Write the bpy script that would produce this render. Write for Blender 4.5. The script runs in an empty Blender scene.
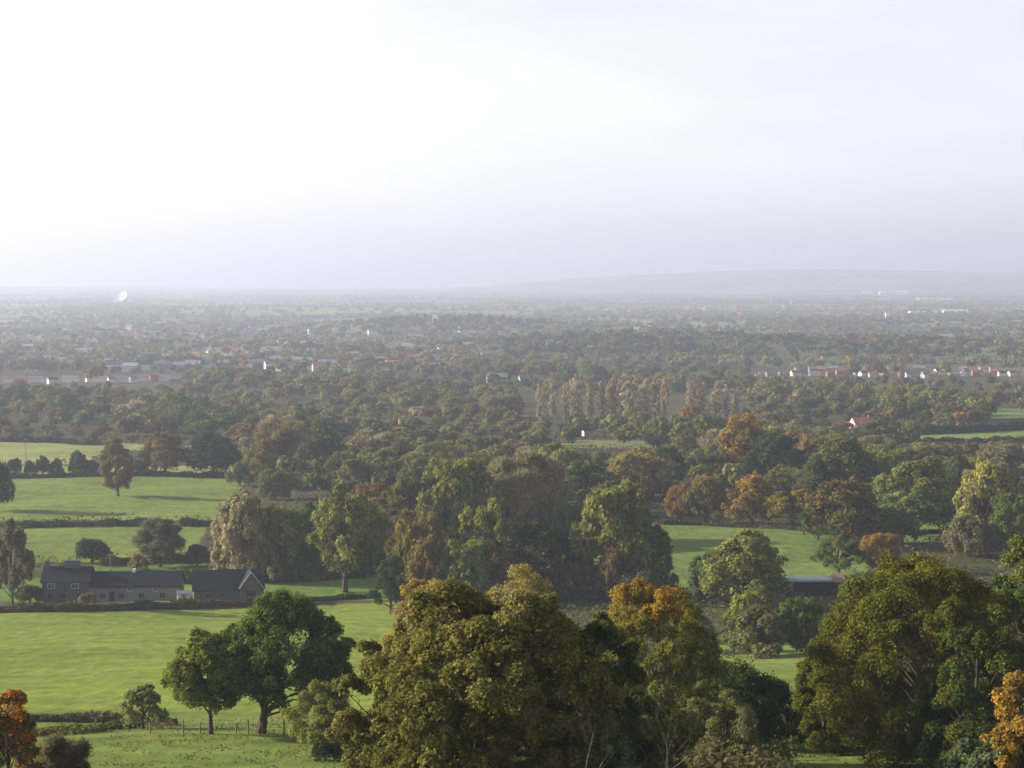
import bpy, math, random
import numpy as np
from mathutils import Vector
SC = bpy.context.scene; COL = SC.collection
random.seed(11)
# ------------------------------------------------------------------ camera geometry
ZC = 95.0; F = 512/math.tan(math.radians(15)); Y0 = 278.0
PITCH = math.atan((384-Y0)/F); CP, SP = math.cos(PITCH), math.sin(PITCH)
def ray(x, y):
    a, b = (x-512)/F, (384-y)/F
    return np.array([a, CP+b*SP, -SP+b*CP])
def project(p):
    v = np.array(p, float)-np.array([0, 0, ZC]); dep = v[1]*CP-v[2]*SP
    return 512+F*v[0]/dep, 384-F*(v[1]*SP+v[2]*CP)/dep, dep
# ------------------------------------------------------------------ terrain height
_D = np.array([0, 30, 60, 100, 140, 165, 200, 260, 330, 410, 460, 590, 755, 920, 1300, 1700, 2500, 4000, 9000, 16000, 40000.])
_DR = np.array([2, 9.5, 18, 27.2, 35.9, 39.5, 46.2, 54, 62.6, 70.4, 71.6, 73.6, 76, 79, 85, 90, 93.5, 96, 98, 99, 99.])
_m = np.gradient(_DR, _D)
def _drop(d):
    d = np.clip(d, 0, 39999.); i = np.clip(np.searchsorted(_D, d, side='right')-1, 0, len(_D)-2)
    h = _D[i+1]-_D[i]; t = (d-_D[i])/h
    s = (_DR[i+1]-_DR[i])/h
    m0 = np.minimum(_m[i], 2.5*s+1e-4); m1 = np.minimum(_m[i+1], 2.5*s+1e-4)
    return (2*t**3-3*t**2+1)*_DR[i]+(t**3-2*t**2+t)*h*m0+(-2*t**3+3*t**2)*_DR[i+1]+(t**3-t**2)*h*m1
def sst(a, b, x):
    t = np.clip((x-a)/(b-a), 0, 1); return t*t*(3-2*t)
def height(x, y):
    x = np.asarray(x, float); y = np.asarray(y, float)
    z = ZC-_drop(y)
    z = z+0.5*np.sin(x/23+y/31)*sst(90, 200, y)*(1-sst(380, 420, y)*0.6)+0.35*np.sin(x/11-y/17+1)*sst(100, 180, y)*(1-sst(700, 2000, y))
    z = z+1.2*np.sin(x/170+1.3)*np.sin(y/210)*sst(500, 900, y)
    # low wooded rise in the middle distance
    z = z+17*np.exp(-((y-2350)/230)**2-((x-230)/300)**2)*(1+.25*np.sin(x/75))+20*np.exp(-((y-3400)/260)**2-((x+110)/190)**2)
    z = z+5*np.sin(x/420)*np.sin(y/530+.7)*sst(2200, 4200, y)
    # far hills, higher towards the right
    hill = (5+165*sst(-1200, 2600, x))+14*np.sin(x/900+.5)+7*np.sin(x/371)
    z = z+np.maximum(hill, 0)*sst(11500, 15500, y)*(1-0.25*sst(16000, 18500, y))
    return z
_TD = np.concatenate([np.geomspace(8, 18000, 900)])
def P(x, y):
    """ground point seen at a place in the frame"""
    r = ray(x, y); t = _TD/r[1]
    pz = ZC+r[2]*t; gz = height(r[0]*t, _TD); k = np.nonzero(pz <= gz)[0]
    if len(k) == 0: k = [len(_TD)-1]
    k = max(1, k[0]); a, b = _TD[k-1], _TD[k]
    for _ in range(24):
        m = (a+b)/2; tm = m/r[1]
        if ZC+r[2]*tm <= height(r[0]*tm, m): b = m
        else: a = m
    tm = b/r[1]
    return Vector((r[0]*tm, b, float(height(r[0]*tm, b))))
def at(x, d):
    r = ray(x, 300); X = (x-512)/F*d*1.0
    return Vector((X, d, float(height(X, d))))
# ------------------------------------------------------------------ object helpers
def tag(o, label=None, cat=None, group=None, kind=None):
    if label: o['label'] = label
    if cat: o['category'] = cat
    if group: o['group'] = group
    if kind: o['kind'] = kind
    return o
def link(name, data, mat=None, parent=None, loc=None):
    o = bpy.data.objects.new(name, data); COL.objects.link(o)
    if mat is not None and data is not None and not data.materials: data.materials.append(mat)
    if parent is not None: o.parent = parent
    if loc is not None: o.location = loc
    return o
def empty(name, loc, rz=0, sc=(1, 1, 1)):
    o = bpy.data.objects.new(name, None); COL.objects.link(o)
    o.location = loc; o.rotation_euler = (0, 0, rz); o.scale = sc; o.empty_display_size = .5
    return o
def np_mesh(name, V, Fc, smooth=False):
    """V (n,3), Fc (m,k) all same size"""
    me = bpy.data.meshes.new(name); V = np.asarray(V, np.float32); Fc = np.asarray(Fc, np.int32)
    k = Fc.shape[1]
    me.vertices.add(len(V)); me.vertices.foreach_set('co', V.ravel())
    me.loops.add(Fc.size); me.loops.foreach_set('vertex_index', Fc.ravel())
    me.polygons.add(len(Fc)); me.polygons.foreach_set('loop_start', np.arange(0, Fc.size, k, dtype=np.int32))
    me.update(calc_edges=True)
    if smooth: me.polygons.foreach_set('use_smooth', np.ones(len(Fc), bool))
    return me
def vattr(me, name, arr, typ='FLOAT_VECTOR'):
    a = me.attributes.new(name, typ, 'POINT'); arr = np.asarray(arr, np.float32)
    if typ == 'FLOAT_COLOR':
        arr = np.concatenate([arr, np.ones((len(arr), 1), np.float32)], 1); a.data.foreach_set('color', arr.ravel())
    else: a.data.foreach_set('vector', arr.ravel())
class MB:
    """collects boxes, prisms and tubes into one mesh (quads and triangles)"""
    def __init__(s): s.v = []; s.f = []
    def box(s, x0, x1, y0, y1, z0, z1):
        b = len(s.v)
        s.v += [(x0,y0,z0),(x1,y0,z0),(x1,y1,z0),(x0,y1,z0),(x0,y0,z1),(x1,y0,z1),(x1,y1,z1),(x0,y1,z1)]
        s.f += [tuple(b+i for i in q) for q in ((3,2,1,0),(4,5,6,7),(0,1,5,4),(1,2,6,5),(2,3,7,6),(3,0,4,7))]
        return s
    def prism(s, poly, x0, x1):
        """polygon in (y,z) extruded along x"""
        b = len(s.v); n = len(poly)
        s.v += [(x0, y, z) for y, z in poly]+[(x1, y, z) for y, z in poly]
        s.f += [tuple(b+i for i in range(n))[::-1], tuple(b+n+i for i in range(n))]
        s.f += [(b+i, b+(i+1) % n, b+n+(i+1) % n, b+n+i) for i in range(n)]
        return s
    def slab(s, x0, x1, ya, za, yb, zb, t):
        """a sloping roof slab of thickness t between two (y,z) lines"""
        return s.prism([(ya, za), (yb, zb), (yb, zb+t), (ya, za+t)], x0, x1)
    def tube(s, pts, rad, n=6):
        b = len(s.v); m = len(pts)
        for i, p in enumerate(pts):
            p = Vector(p); q0 = Vector(pts[max(0, i-1)]); q1 = Vector(pts[min(m-1, i+1)])
            t = (q1-q0).normalized(); a = t.orthogonal().normalized(); c = t.cross(a)
            for k in range(n):
                w = 2*math.pi*k/n; s.v.append(tuple(p+(a*math.cos(w)+c*math.sin(w))*rad[i]))
        for i in range(m-1):
            for k in range(n):
                k2 = (k+1) % n; s.f.append((b+i*n+k, b+i*n+k2, b+(i+1)*n+k2, b+(i+1)*n+k))
        s.f.append(tuple(b+k for k in range(n))[::-1]); s.f.append(tuple(b+(m-1)*n+k for k in range(n)))
        return s
    def mesh(s, name):
        me = bpy.data.meshes.new(name); me.from_pydata(s.v, [], s.f); me.update(); return me
    def build(s, name, mat, parent=None, loc=None):
        return link(name, s.mesh(name), mat, parent, loc)
# ------------------------------------------------------------------ materials
def newmat(name):
    m = bpy.data.materials.new(name); m.use_nodes = True; nt = m.node_tree; nt.nodes.clear()
    out = nt.nodes.new('ShaderNodeOutputMaterial'); return m, nt, out
def N(nt, t, **k):
    n = nt.nodes.new(t)
    for a, b in k.items(): setattr(n, a, b)
    return n
def mathn(nt, op, a, b=None, clamp=False):
    n = N(nt, 'ShaderNodeMath', operation=op, use_clamp=clamp)
    for i, v in enumerate((a, b)):
        if v is None: continue
        if isinstance(v, (int, float)): n.inputs[i].default_value = v
        else: nt.links.new(v, n.inputs[i])
    return n.outputs[0]
def mixc(nt, fac, a, b, mode='MIX'):
    n = N(nt, 'ShaderNodeMix', data_type='RGBA', blend_type=mode)
    for i, v in ((0, fac), (6, a), (7, b)):
        if isinstance(v, (int, float)): n.inputs[i].default_value = v
        elif isinstance(v, tuple): n.inputs[i].default_value = (*v, 1)
        else: nt.links.new(v, n.inputs[i])
    return n.outputs[2]
def plain(name, col, rough=.8, var=.25, scale=3.0, bump=0.0, spec=.3, stretch=(1, 1, 1)):
    m, nt, out = newmat(name)
    tc = N(nt, 'ShaderNodeTexCoord'); mp = N(nt, 'ShaderNodeMapping'); mp.inputs['Scale'].default_value = stretch
    nt.links.new(tc.outputs['Object'], mp.inputs[0])
    no = N(nt, 'ShaderNodeTexNoise'); no.inputs['Scale'].default_value = scale; no.inputs['Detail'].default_value = 5
    nt.links.new(mp.outputs[0], no.inputs['Vector'])
    f = mathn(nt, 'MULTIPLY_ADD', no.outputs[0], 2*var); nt.nodes[-1].inputs[2].default_value = 1-var
    b = N(nt, 'ShaderNodeBsdfPrincipled'); b.inputs['Roughness'].default_value = rough
    b.inputs['Specular IOR Level'].default_value = spec
    c = mixc(nt, 1.0, col, f, 'MULTIPLY'); nt.links.new(c, b.inputs['Base Color'])
    if bump:
        bp = N(nt, 'ShaderNodeBump'); bp.inputs['Strength'].default_value = bump; bp.inputs['Distance'].default_value = .05
        nt.links.new(no.outputs[0], bp.inputs['Height']); nt.links.new(bp.outputs[0], b.inputs['Normal'])
    nt.links.new(b.outputs[0], out.inputs['Surface']); return m
def foliage_material(name, source):
    """leaves: two tints mixed per branch lobe, light and dark leaves, light coming through"""
    m, nt, out = newmat(name)
    if source == 'object':
        A = N(nt, 'ShaderNodeAttribute', attribute_type='OBJECT', attribute_name='tint_a')
        B = N(nt, 'ShaderNodeAttribute', attribute_type='OBJECT', attribute_name='tint_b')
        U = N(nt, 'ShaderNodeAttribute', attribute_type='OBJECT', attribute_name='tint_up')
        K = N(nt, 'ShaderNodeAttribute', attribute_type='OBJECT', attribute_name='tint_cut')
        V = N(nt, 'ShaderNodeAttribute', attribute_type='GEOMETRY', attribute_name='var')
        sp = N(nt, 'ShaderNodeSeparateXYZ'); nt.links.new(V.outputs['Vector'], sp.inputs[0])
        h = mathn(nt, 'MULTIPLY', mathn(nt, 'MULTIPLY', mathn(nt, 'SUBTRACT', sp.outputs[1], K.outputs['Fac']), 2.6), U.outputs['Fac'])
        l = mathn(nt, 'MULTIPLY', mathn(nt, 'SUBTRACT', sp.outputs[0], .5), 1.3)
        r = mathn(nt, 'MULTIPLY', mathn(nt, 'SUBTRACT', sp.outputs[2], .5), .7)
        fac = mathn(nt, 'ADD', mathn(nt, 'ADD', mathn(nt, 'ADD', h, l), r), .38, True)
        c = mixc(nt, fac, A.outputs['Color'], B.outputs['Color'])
        lr = sp.outputs[2]
    else:
        A = N(nt, 'ShaderNodeAttribute', attribute_type='GEOMETRY', attribute_name='tint'); c = A.outputs['Color']
        no = N(nt, 'ShaderNodeTexWhiteNoise', noise_dimensions='3D')
        g = N(nt, 'ShaderNodeNewGeometry'); nt.links.new(g.outputs['Random Per Island'], no.inputs['Vector']); lr = no.outputs['Value']
    k = mathn(nt, 'MULTIPLY_ADD', lr, .7); nt.nodes[-1].inputs[2].default_value = .65
    c = mixc(nt, 1.0, c, k, 'MULTIPLY')
    d = N(nt, 'ShaderNodeBsdfDiffuse'); nt.links.new(c, d.inputs['Color'])
    t = N(nt, 'ShaderNodeBsdfTranslucent'); nt.links.new(c, t.inputs['Color'])
    x = N(nt, 'ShaderNodeMixShader'); x.inputs[0].default_value = .38
    nt.links.new(d.outputs[0], x.inputs[1]); nt.links.new(t.outputs[0], x.inputs[2])
    nt.links.new(x.outputs[0], out.inputs['Surface']); return m
LEAF = foliage_material('leaves', 'object'); MASS = foliage_material('wood_leaves', 'attr')
BARK = plain('bark', (.075, .06, .045), .95, .4, 4, .6, .1, (1, 1, .2))
PALEBARK = plain('pale_bark', (.125, .115, .085), .95, .35, 5, .4, .1, (1, 1, .2))
SLATE = plain('slate_roof', (.024, .028, .038), .95, .25, 3.0, .4, .05)
STONE = plain('stone_wall', (.2, .185, .17), .95, .35, 2.2, .5, .1)
DARKSTONE = plain('dark_stone', (.11, .108, .108), .95, .35, 2.2, .5, .1)
PINKTILE = plain('pink_tile', (.24, .16, .12), .85, .2, 3, .3, .1)
WHITE = plain('white_paint', (.78, .77, .74), .6, .06, 2)
CREAM = plain('cream_render', (.62, .52, .43), .9, .1, 1)
GLASS = plain('window_glass', (.03, .035, .04), .08, .1, 1, 0, .6)
REDTILE = plain('red_tile', (.26, .105, .07), .85, .25, 3, .3, .1)
GREYTILE = plain('grey_tile', (.17, .165, .17), .85, .2, 2, .3, .2)
BRICK = plain('red_brick', (.28, .13, .09), .9, .25, 3, .3, .1)
TAR = plain('tarred_boards', (.028, .03, .03), .85, .3, 2, .3, .2)
ASBEST = plain('pale_sheet_roof', (.11, .13, .165), .6, .15, 1.5, .2, .3)
METAL = plain('pale_cladding', (.72, .73, .74), .5, .08, .3, 0, .4)
WOODM = plain('weathered_wood', (.2, .17, .13), .9, .35, 5, .3, .1)
WIRE = plain('fence_wire', (.15, .15, .15), .5, .1, 2, 0, .5)
# ------------------------------------------------------------------ tints
T = dict(olive=(.118, .116, .036), oliveL=(.18, .17, .06), green=(.085, .112, .034), dkgreen=(.047, .062, .021), dark=(.031, .039, .017),
         rust=(.185, .12, .05), rustD=(.125, .095, .044), red=(.18, .095, .052), orange=(.265, .15, .036), gold=(.27, .195, .055), tan=(.195, .165, .08),
         pink=(.33, .255, .165), twig=(.14, .122, .072), twigD=(.085, .076, .048), grey=(.125, .128, .068), yellow=(.27, .24, .065), holly=(.038, .055, .034),
         ygreen=(.155, .172, .048))
# ------------------------------------------------------------------ crowns and trunks
SHAPES = dict(  # crown base, envelope, lobes, lobe radius, density, aspect (height over radius)
    oak=(.08, lambda t: math.sin(math.pi*(.25+.7*t)**.9)**.7, 44, (.2, .34)),
    dome=(.0, lambda t: (.82+.18*min(1, t*2.2))*(1-t**3.0)**.6, 60, (.2, .32)),
    tall=(.03, lambda t: math.sin(math.pi*(.1+.88*t))**.7*(1-.25*t), 38, (.22, .36)),
    open=(.13, lambda t: math.sin(math.pi*(.1+.88*t))**.6, 22, (.2, .34)),
    bush=(.0, lambda t: math.cos(math.pi*.5*t)**.55, 34, (.22, .34)),
    holly=(.06, lambda t: (1-t)**.55*.95+.08, 22, (.24, .36)),
    poplar=(.06, lambda t: math.sin(math.pi*(.1+.86*t))**.5, 22, (.3, .55)),
    twig=(.06, lambda t: math.sin(math.pi*(.1+.86*t))**.6, 20, (.28, .45)))
def lobes(shape, asp, rng, count=None, cb_=None):
    cb, env, nl, (r0, r1) = SHAPES[shape]; cb = cb if cb_ is None else cb_; nl = int((count or nl)*1.25); C = []; R = []
    ph = rng.uniform(0, 6.28, 3); am = rng.uniform(.08, .2, 3); lean = rng.normal(0, .04, 2); k = (60/nl)**.36 if nl > 60 else 1
    for i in range(nl):
        t = ((i+.5)/nl)**(1.2 if shape in ('dome', 'oak') else 1)*.95+rng.uniform(-.07, .07); t = min(max(t, .02), .97 if cb > .005 else .84); lr = rng.uniform(r0, r1)*rng.choice((.7, .9, 1.0))*k
        a = i*2.39996+rng.uniform(-.7, .7)
        am = am*(.6 if nl > 55 and i == 0 else 1); swell = .98+am[0]*math.sin(a+ph[0])+am[1]*math.sin(2*a+ph[1]+2.5*t)+am[2]*math.sin(3*a+ph[2]-4*t)
        rho = max(0, env(t)*swell-lr*.55)*rng.uniform(.3, 1)**.4
        z0, z1 = asp*cb+lr*.7, asp-lr*.95
        z = z0+(z1-z0)*t*(1+.1*math.sin(2*a+ph[2]))
        C.append((rho*math.cos(a)+lean[0]*t, rho*math.sin(a)+lean[1]*t, min(z, z1))); R.append(lr)
    return np.array(C), np.array(R)
def leaves(C, R, asp, cb, n, leaf, rng, sliver=False, fill=.14, sub=7):
    nl0 = len(R); lobid = np.repeat(np.arange(nl0), sub); u = rng.normal(size=(nl0*sub, 3)); u /= np.linalg.norm(u, axis=1)[:, None]
    u[:, 2] = np.where(u[:, 2] < -.3, -u[:, 2], u[:, 2])
    C0, R0 = C, R; C = C[lobid]+u*(R[lobid]*rng.uniform(.5, .85, nl0*sub))[:, None]; R = R[lobid]*rng.uniform(.32, .58, nl0*sub)
    nl = len(R); w = R**2/np.sum(R**2); idx = rng.choice(nl, int(n*1.8), p=w); m = len(idx)
    d = rng.normal(size=(m, 3)); d /= np.linalg.norm(d, axis=1)[:, None]
    d[:, 2] = np.where((d[:, 2] < -.25) & (rng.random(m) < .6), -d[:, 2], d[:, 2])
    rr = np.where(rng.random(m) < fill, rng.uniform(.3, .85, m), rng.normal(.97, .17, m))
    pos = C[idx]+d*(R[idx]*rr)[:, None]
    own = lobid[idx]; hid = np.zeros(m, bool)
    for s0 in range(0, m, 8000):
        q = pos[s0:s0+8000]; dd = np.linalg.norm(q[:, None]-C0[None], axis=2)/R0[None]
        hid[s0:s0+8000] = dd.min(1) < .62
    keep = ~hid | (rng.random(m) < .15); keep &= pos[:, 2] > asp*cb*.75
    keep = np.nonzero(keep)[0][:n]; pos, d, idx = pos[keep], d[keep], idx[keep]; m = len(pos)
    dm = pos-C0[lobid[idx]]; dm /= np.linalg.norm(dm, axis=1)[:, None]+1e-6; d = d*.55+dm*.6
    if sliver:
        ax = d+rng.normal(size=(m, 3))*.8+np.array([0, 0, .55]); ax /= np.linalg.norm(ax, axis=1)[:, None]
        sd = np.cross(ax, rng.normal(size=(m, 3))); sd /= np.linalg.norm(sd, axis=1)[:, None]
        L = leaf*rng.uniform(1.2, 2.6, m)[:, None]; W = leaf*rng.uniform(.1, .26, m)[:, None]
    else:
        nrm = d+rng.normal(size=(m, 3))*.62+np.array([0, 0, .25]); nrm /= np.linalg.norm(nrm, axis=1)[:, None]
        ax = np.cross(nrm, rng.normal(size=(m, 3))); ax /= np.linalg.norm(ax, axis=1)[:, None]
        sd = np.cross(nrm, ax)
        L = leaf*rng.uniform(.5, 1.2, m)[:, None]; W = L*rng.uniform(.45, .8, m)[:, None]
    V = np.stack([pos-ax*L, pos+sd*W, pos+ax*L, pos-sd*W], 1).reshape(-1, 3)
    lob = rng.random(nl)[idx]; var = np.stack([lob, np.clip(pos[:, 2]/asp, 0, 1), rng.random(m)], 1)
    return V, np.arange(4*m).reshape(-1, 4), np.repeat(var, 4, 0)
def crown_mesh(name, shape, asp, n, leaf, seed, count=None, cb=None, sub=7):
    rng = np.random.default_rng(seed); C, R = lobes(shape, asp, rng, count, cb)
    V, Fc, var = leaves(C, R, asp, SHAPES[shape][0] if cb is None else cb, n, leaf, rng, shape == 'twig', .2, sub)
    me = np_mesh(name, V, Fc); vattr(me, 'var', var); me.materials.append(LEAF)
    return me, C, R
def trunk_mesh(name, shape, asp, C, R, seed, girth=.07, mat=BARK, twigs=0, off=0.0):
    rng = random.Random(seed); mb = MB(); g = girth
    top = asp*.72; k = 5; pts = []; rad = []
    for i in range(k+1):
        t = i/k; pts.append((off*(1-t)**.7+rng.uniform(-.03, .03)*(i > 0), rng.uniform(-.03, .03)*(i > 0), top*t-.02*(i == 0)*asp))
        rad.append(g*(1.5 if i == 0 else 1.0-.75*t))
    mb.tube(pts, rad, 7)
    for q_, (c, r) in enumerate(zip(C, R)):
        if len(R) > 40 and q_ % 3: continue
        s = max(.12, min(.85, (c[2]/asp)*.62))*top/top; i = s*k; i0 = min(k-1, int(i)); f = i-i0
        b = Vector(pts[i0]).lerp(Vector(pts[i0+1]), f); e = b.lerp(Vector(c), .9); mid = b.lerp(e, .5)+Vector((rng.uniform(-.06, .06), rng.uniform(-.06, .06), rng.uniform(-.02, .1)))
        mb.tube([b, mid, e], [g*.34, g*.2, g*.06], 5)
        for _ in range(3+twigs):
            u = Vector((rng.gauss(0, 1), rng.gauss(0, 1), rng.gauss(.4, .8))).normalized(); q = mid.lerp(e, rng.uniform(.3, 1))
            mb.tube([q, q+u*r*.5+Vector((0, 0, .03)), q+u*r*rng.uniform(.8, 1.05)+Vector((0, 0, .1*r))], [g*.16, g*.1, g*.035], 4)
    me = mb.mesh(name); me.materials.append(mat); return me
PROTO = {}
def proto(shape, lod, v):
    key = (shape, lod, v)
    if key not in PROTO:
        asp = dict(oak=2.0, tall=2.5, open=2.1, bush=1.3, dome=1.6, holly=2.6, poplar=5.0, twig=2.2)[shape]
        n, leaf = dict(mid=(15000, .046), far=(3000, .09), bit=(420, .2))[lod]
        if shape == 'twig': n, leaf = dict(mid=(12000, .085), far=(2800, .14), bit=(600, .24))[lod]
        if shape == 'poplar': n = int(n*1.6)
        s = sum(map(ord, shape))*31+v*7+len(lod)
        cm, C, R = crown_mesh(shape+'_crown', shape, asp, n, leaf, s)
        tm = trunk_mesh(shape+'_trunk', shape, asp, C, R, s, .06 if shape != 'poplar' else .09)
        PROTO[key] = (asp, cm, tm)
    return PROTO[key]
CAT = {'bush': 'bush'}
TREES = []
def tint(c):
    c = T[c] if isinstance(c, str) else c; l = .3*c[0]+.6*c[1]+.1*c[2]
    return tuple(max(.004, (l+(v-l)*1.12)*g) for v, g in zip(c, (.97, 1.05, .95)))
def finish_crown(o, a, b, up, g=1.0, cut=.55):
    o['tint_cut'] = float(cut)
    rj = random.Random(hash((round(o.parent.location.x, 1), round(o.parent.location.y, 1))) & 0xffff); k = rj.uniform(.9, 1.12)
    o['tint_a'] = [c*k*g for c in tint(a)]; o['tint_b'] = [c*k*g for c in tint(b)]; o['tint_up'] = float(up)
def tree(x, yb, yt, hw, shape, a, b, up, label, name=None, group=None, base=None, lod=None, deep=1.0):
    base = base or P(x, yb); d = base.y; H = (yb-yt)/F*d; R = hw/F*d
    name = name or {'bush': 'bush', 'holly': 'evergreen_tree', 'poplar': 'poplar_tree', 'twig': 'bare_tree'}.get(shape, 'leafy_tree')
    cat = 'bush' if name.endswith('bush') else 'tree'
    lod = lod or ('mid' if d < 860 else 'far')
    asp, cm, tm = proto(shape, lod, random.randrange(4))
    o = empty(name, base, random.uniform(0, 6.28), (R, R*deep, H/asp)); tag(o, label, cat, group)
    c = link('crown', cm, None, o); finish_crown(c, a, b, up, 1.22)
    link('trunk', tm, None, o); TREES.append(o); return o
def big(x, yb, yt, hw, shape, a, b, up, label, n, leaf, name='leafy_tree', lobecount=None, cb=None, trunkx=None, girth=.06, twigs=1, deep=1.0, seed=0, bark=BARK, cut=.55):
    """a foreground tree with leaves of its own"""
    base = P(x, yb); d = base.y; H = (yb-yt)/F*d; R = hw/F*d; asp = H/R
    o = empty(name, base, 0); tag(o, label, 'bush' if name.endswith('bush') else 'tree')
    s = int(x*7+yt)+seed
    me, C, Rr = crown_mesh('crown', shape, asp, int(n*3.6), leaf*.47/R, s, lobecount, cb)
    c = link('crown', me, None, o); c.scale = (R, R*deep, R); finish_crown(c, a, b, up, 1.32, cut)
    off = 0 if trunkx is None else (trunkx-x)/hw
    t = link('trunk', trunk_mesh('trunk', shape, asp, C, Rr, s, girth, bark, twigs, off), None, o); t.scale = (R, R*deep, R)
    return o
# ------------------------------------------------------------------ fields (outlines on the ground)
def poly_in(px, py, poly):
    px = np.asarray(px, float); py = np.asarray(py, float); inside = np.zeros(px.shape, bool); n = len(poly)
    for i in range(n):
        x0, y0 = poly[i]; x1, y1 = poly[(i+1) % n]
        if y0 == y1: continue
        c = ((y0 > py) != (y1 > py)) & (px < (x1-x0)*(py-y0)/(y1-y0)+x0); inside ^= c
    return inside
GRASS = (.16, .197, .04); GRASS2 = (.146, .18, .044); PALEG = (.22, .235, .08); ROUGH = (.145, .18, .045)
FIELDS = [
    ([(-300, 616), (130, 611), (280, 607), (430, 600), (440, 640), (400, 712), (-300, 716)], GRASS),
    ([(-300, 716), (200, 712), (480, 712), (1300, 735), (1300, 1400), (-300, 1400)], ROUGH),
    ([(-200, 582), (60, 578), (80, 566), (210, 558), (380, 575), (390, 600), (268, 602), (-200, 602)], (.12, .18, .042)),
    ([(20, 529), (208, 526), (196, 550), (150, 558), (100, 562), (20, 562)], GRASS2),
    ([(-200, 477), (250, 477), (215, 520), (-200, 522)], GRASS2),
    ([(-200, 466), (250, 466), (250, 476), (-200, 476)], PALEG),
    ([(-300, 440), (105, 443), (200, 446), (110, 452), (78, 464), (-300, 466)], PALEG),
    ([(560, 540), (650, 522), (810, 526), (872, 545), (868, 572), (780, 596), (660, 592), (560, 600)], (.12, .17, .045)),
    ([(870, 502), (965, 502), (965, 534), (905, 546), (850, 536)], (.13, .19, .045)),
    ([(884, 437), (940, 433), (1060, 427), (1060, 439), (900, 442)], (.16, .22, .06)),
    ([(690, 640), (830, 632), (850, 720), (690, 720)], GRASS2),
    ([(560, 440), (690, 441), (690, 448), (560, 448)], (.15, .155, .06)),
    ([(985, 410), (1060, 405), (1060, 416), (985, 418)], (.14, .2, .06)),
]
BARE = (.075, .072, .036)
def build_ground():
    drow = [3, 15, 30, 50, 70, 90]
    ys = np.arange(800, 372, -.9); tab = np.geomspace(60, 19000, 4000); ang = (ZC-height(np.zeros_like(tab), tab))/tab
    ang = np.minimum.accumulate(_drop(tab)/tab)
    drow += list(np.interp((ys-Y0)/F, ang[::-1], tab[::-1])); drow += list(np.geomspace(drow[-1]*1.01, 19000, 190)); D = np.unique(np.array(drow))
    th = np.concatenate([np.linspace(-1.3, -.34, 14)[:-1], np.linspace(-.34, .34, 560), np.linspace(.34, 1.3, 14)[1:]])
    X = D[:, None]*np.tan(th*.75)[None]*1.0; Y = np.repeat(D[:, None], len(th), 1)
    Z = height(X, Y); V = np.stack([X, Y, Z], 2).reshape(-1, 3); r, c = Z.shape
    i = np.arange(r*c).reshape(r, c); Fc = np.stack([i[:-1, :-1], i[:-1, 1:], i[1:, 1:], i[1:, :-1]], 2).reshape(-1, 4)
    me = np_mesh('ground', V, Fc, True)
    v = V-np.array([0, 0, ZC]); dep = v[:, 1]*CP-v[:, 2]*SP; px = 512+F*v[:, 0]/dep; py = 384-F*(v[:, 1]*SP+v[:, 2]*CP)/dep
    col = np.tile(np.array(BARE), (len(V), 1))
    for poly, cc in FIELDS: col[poly_in(px, py, poly)] = cc
    # far plain: a patchwork of fields
    rng = np.random.default_rng(5); far = V[:, 1] > 1900; q = V[far]
    cs = 170+.045*q[:, 1]; w = 60*np.sin(q[:, 1]/240)+50*np.sin(q[:, 0]/310)
    a = np.floor((q[:, 0]*.93+q[:, 1]*.36+w)/260).astype(int); b = np.floor((q[:, 1]*.93-q[:, 0]*.36+w)/430).astype(int)
    hsh = (a*73856093 ^ b*19349663) % 97; pal = np.array([(.07, .075, .04), (.10, .11, .05), (.15, .185, .075), (.065, .068, .042), (.17, .155, .09), (.13, .155, .06), (.12, .12, .1), (.18, .22, .085)])
    col[far] = pal[hsh % 8]
    vattr(me, 'land', col, 'FLOAT_COLOR')
    m, nt, out = newmat('land')
    A = N(nt, 'ShaderNodeAttribute', attribute_type='GEOMETRY', attribute_name='land')
    tc = N(nt, 'ShaderNodeTexCoord')
    def noise(scale, det, st=(1, 1, 1), rot=0):
        mp = N(nt, 'ShaderNodeMapping'); mp.inputs['Scale'].default_value = st; mp.inputs['Rotation'].default_value = (0, 0, rot); nt.links.new(tc.outputs['Object'], mp.inputs[0])
        n = N(nt, 'ShaderNodeTexNoise'); n.inputs['Scale'].default_value = scale; n.inputs['Detail'].default_value = det; nt.links.new(mp.outputs[0], n.inputs['Vector']); return n.outputs[0]
    n1 = noise(.035, 4); n2 = noise(.5, 6, (1, .45, 1)); n3 = noise(.09, 3, (.25, 1.6, 1), .25); n4 = noise(.18, 5)
    def gain(n, k): 
        s = mathn(nt, 'MULTIPLY_ADD', n, 2*k); nt.nodes[-1].inputs[2].default_value = 1-k; return s
    f = mathn(nt, 'MULTIPLY', mathn(nt, 'MULTIPLY', gain(n1, .3), gain(n2, .45)), mathn(nt, 'MULTIPLY', gain(n3, .28), gain(n4, .25)))
    c = mixc(nt, 1.0, A.outputs['Color'], f, 'MULTIPLY')
    dry = N(nt, 'ShaderNodeMapRange'); dry.inputs[1].default_value = .5; dry.inputs[2].default_value = .75; dry.inputs[4].default_value = .35; nt.links.new(n4, dry.inputs[0])
    c = mixc(nt, dry.outputs[0], c, mixc(nt, 1.0, c, (1.35, .98, .8), 'MULTIPLY'))
    bs = N(nt, 'ShaderNodeBsdfDiffuse'); nt.links.new(c, bs.inputs['Color'])
    bp = N(nt, 'ShaderNodeBump'); bp.inputs['Strength'].default_value = .6; bp.inputs['Distance'].default_value = .35
    nt.links.new(n2, bp.inputs['Height']); nt.links.new(bp.outputs[0], bs.inputs['Normal']); nt.links.new(bs.outputs[0], out.inputs['Surface'])
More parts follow.
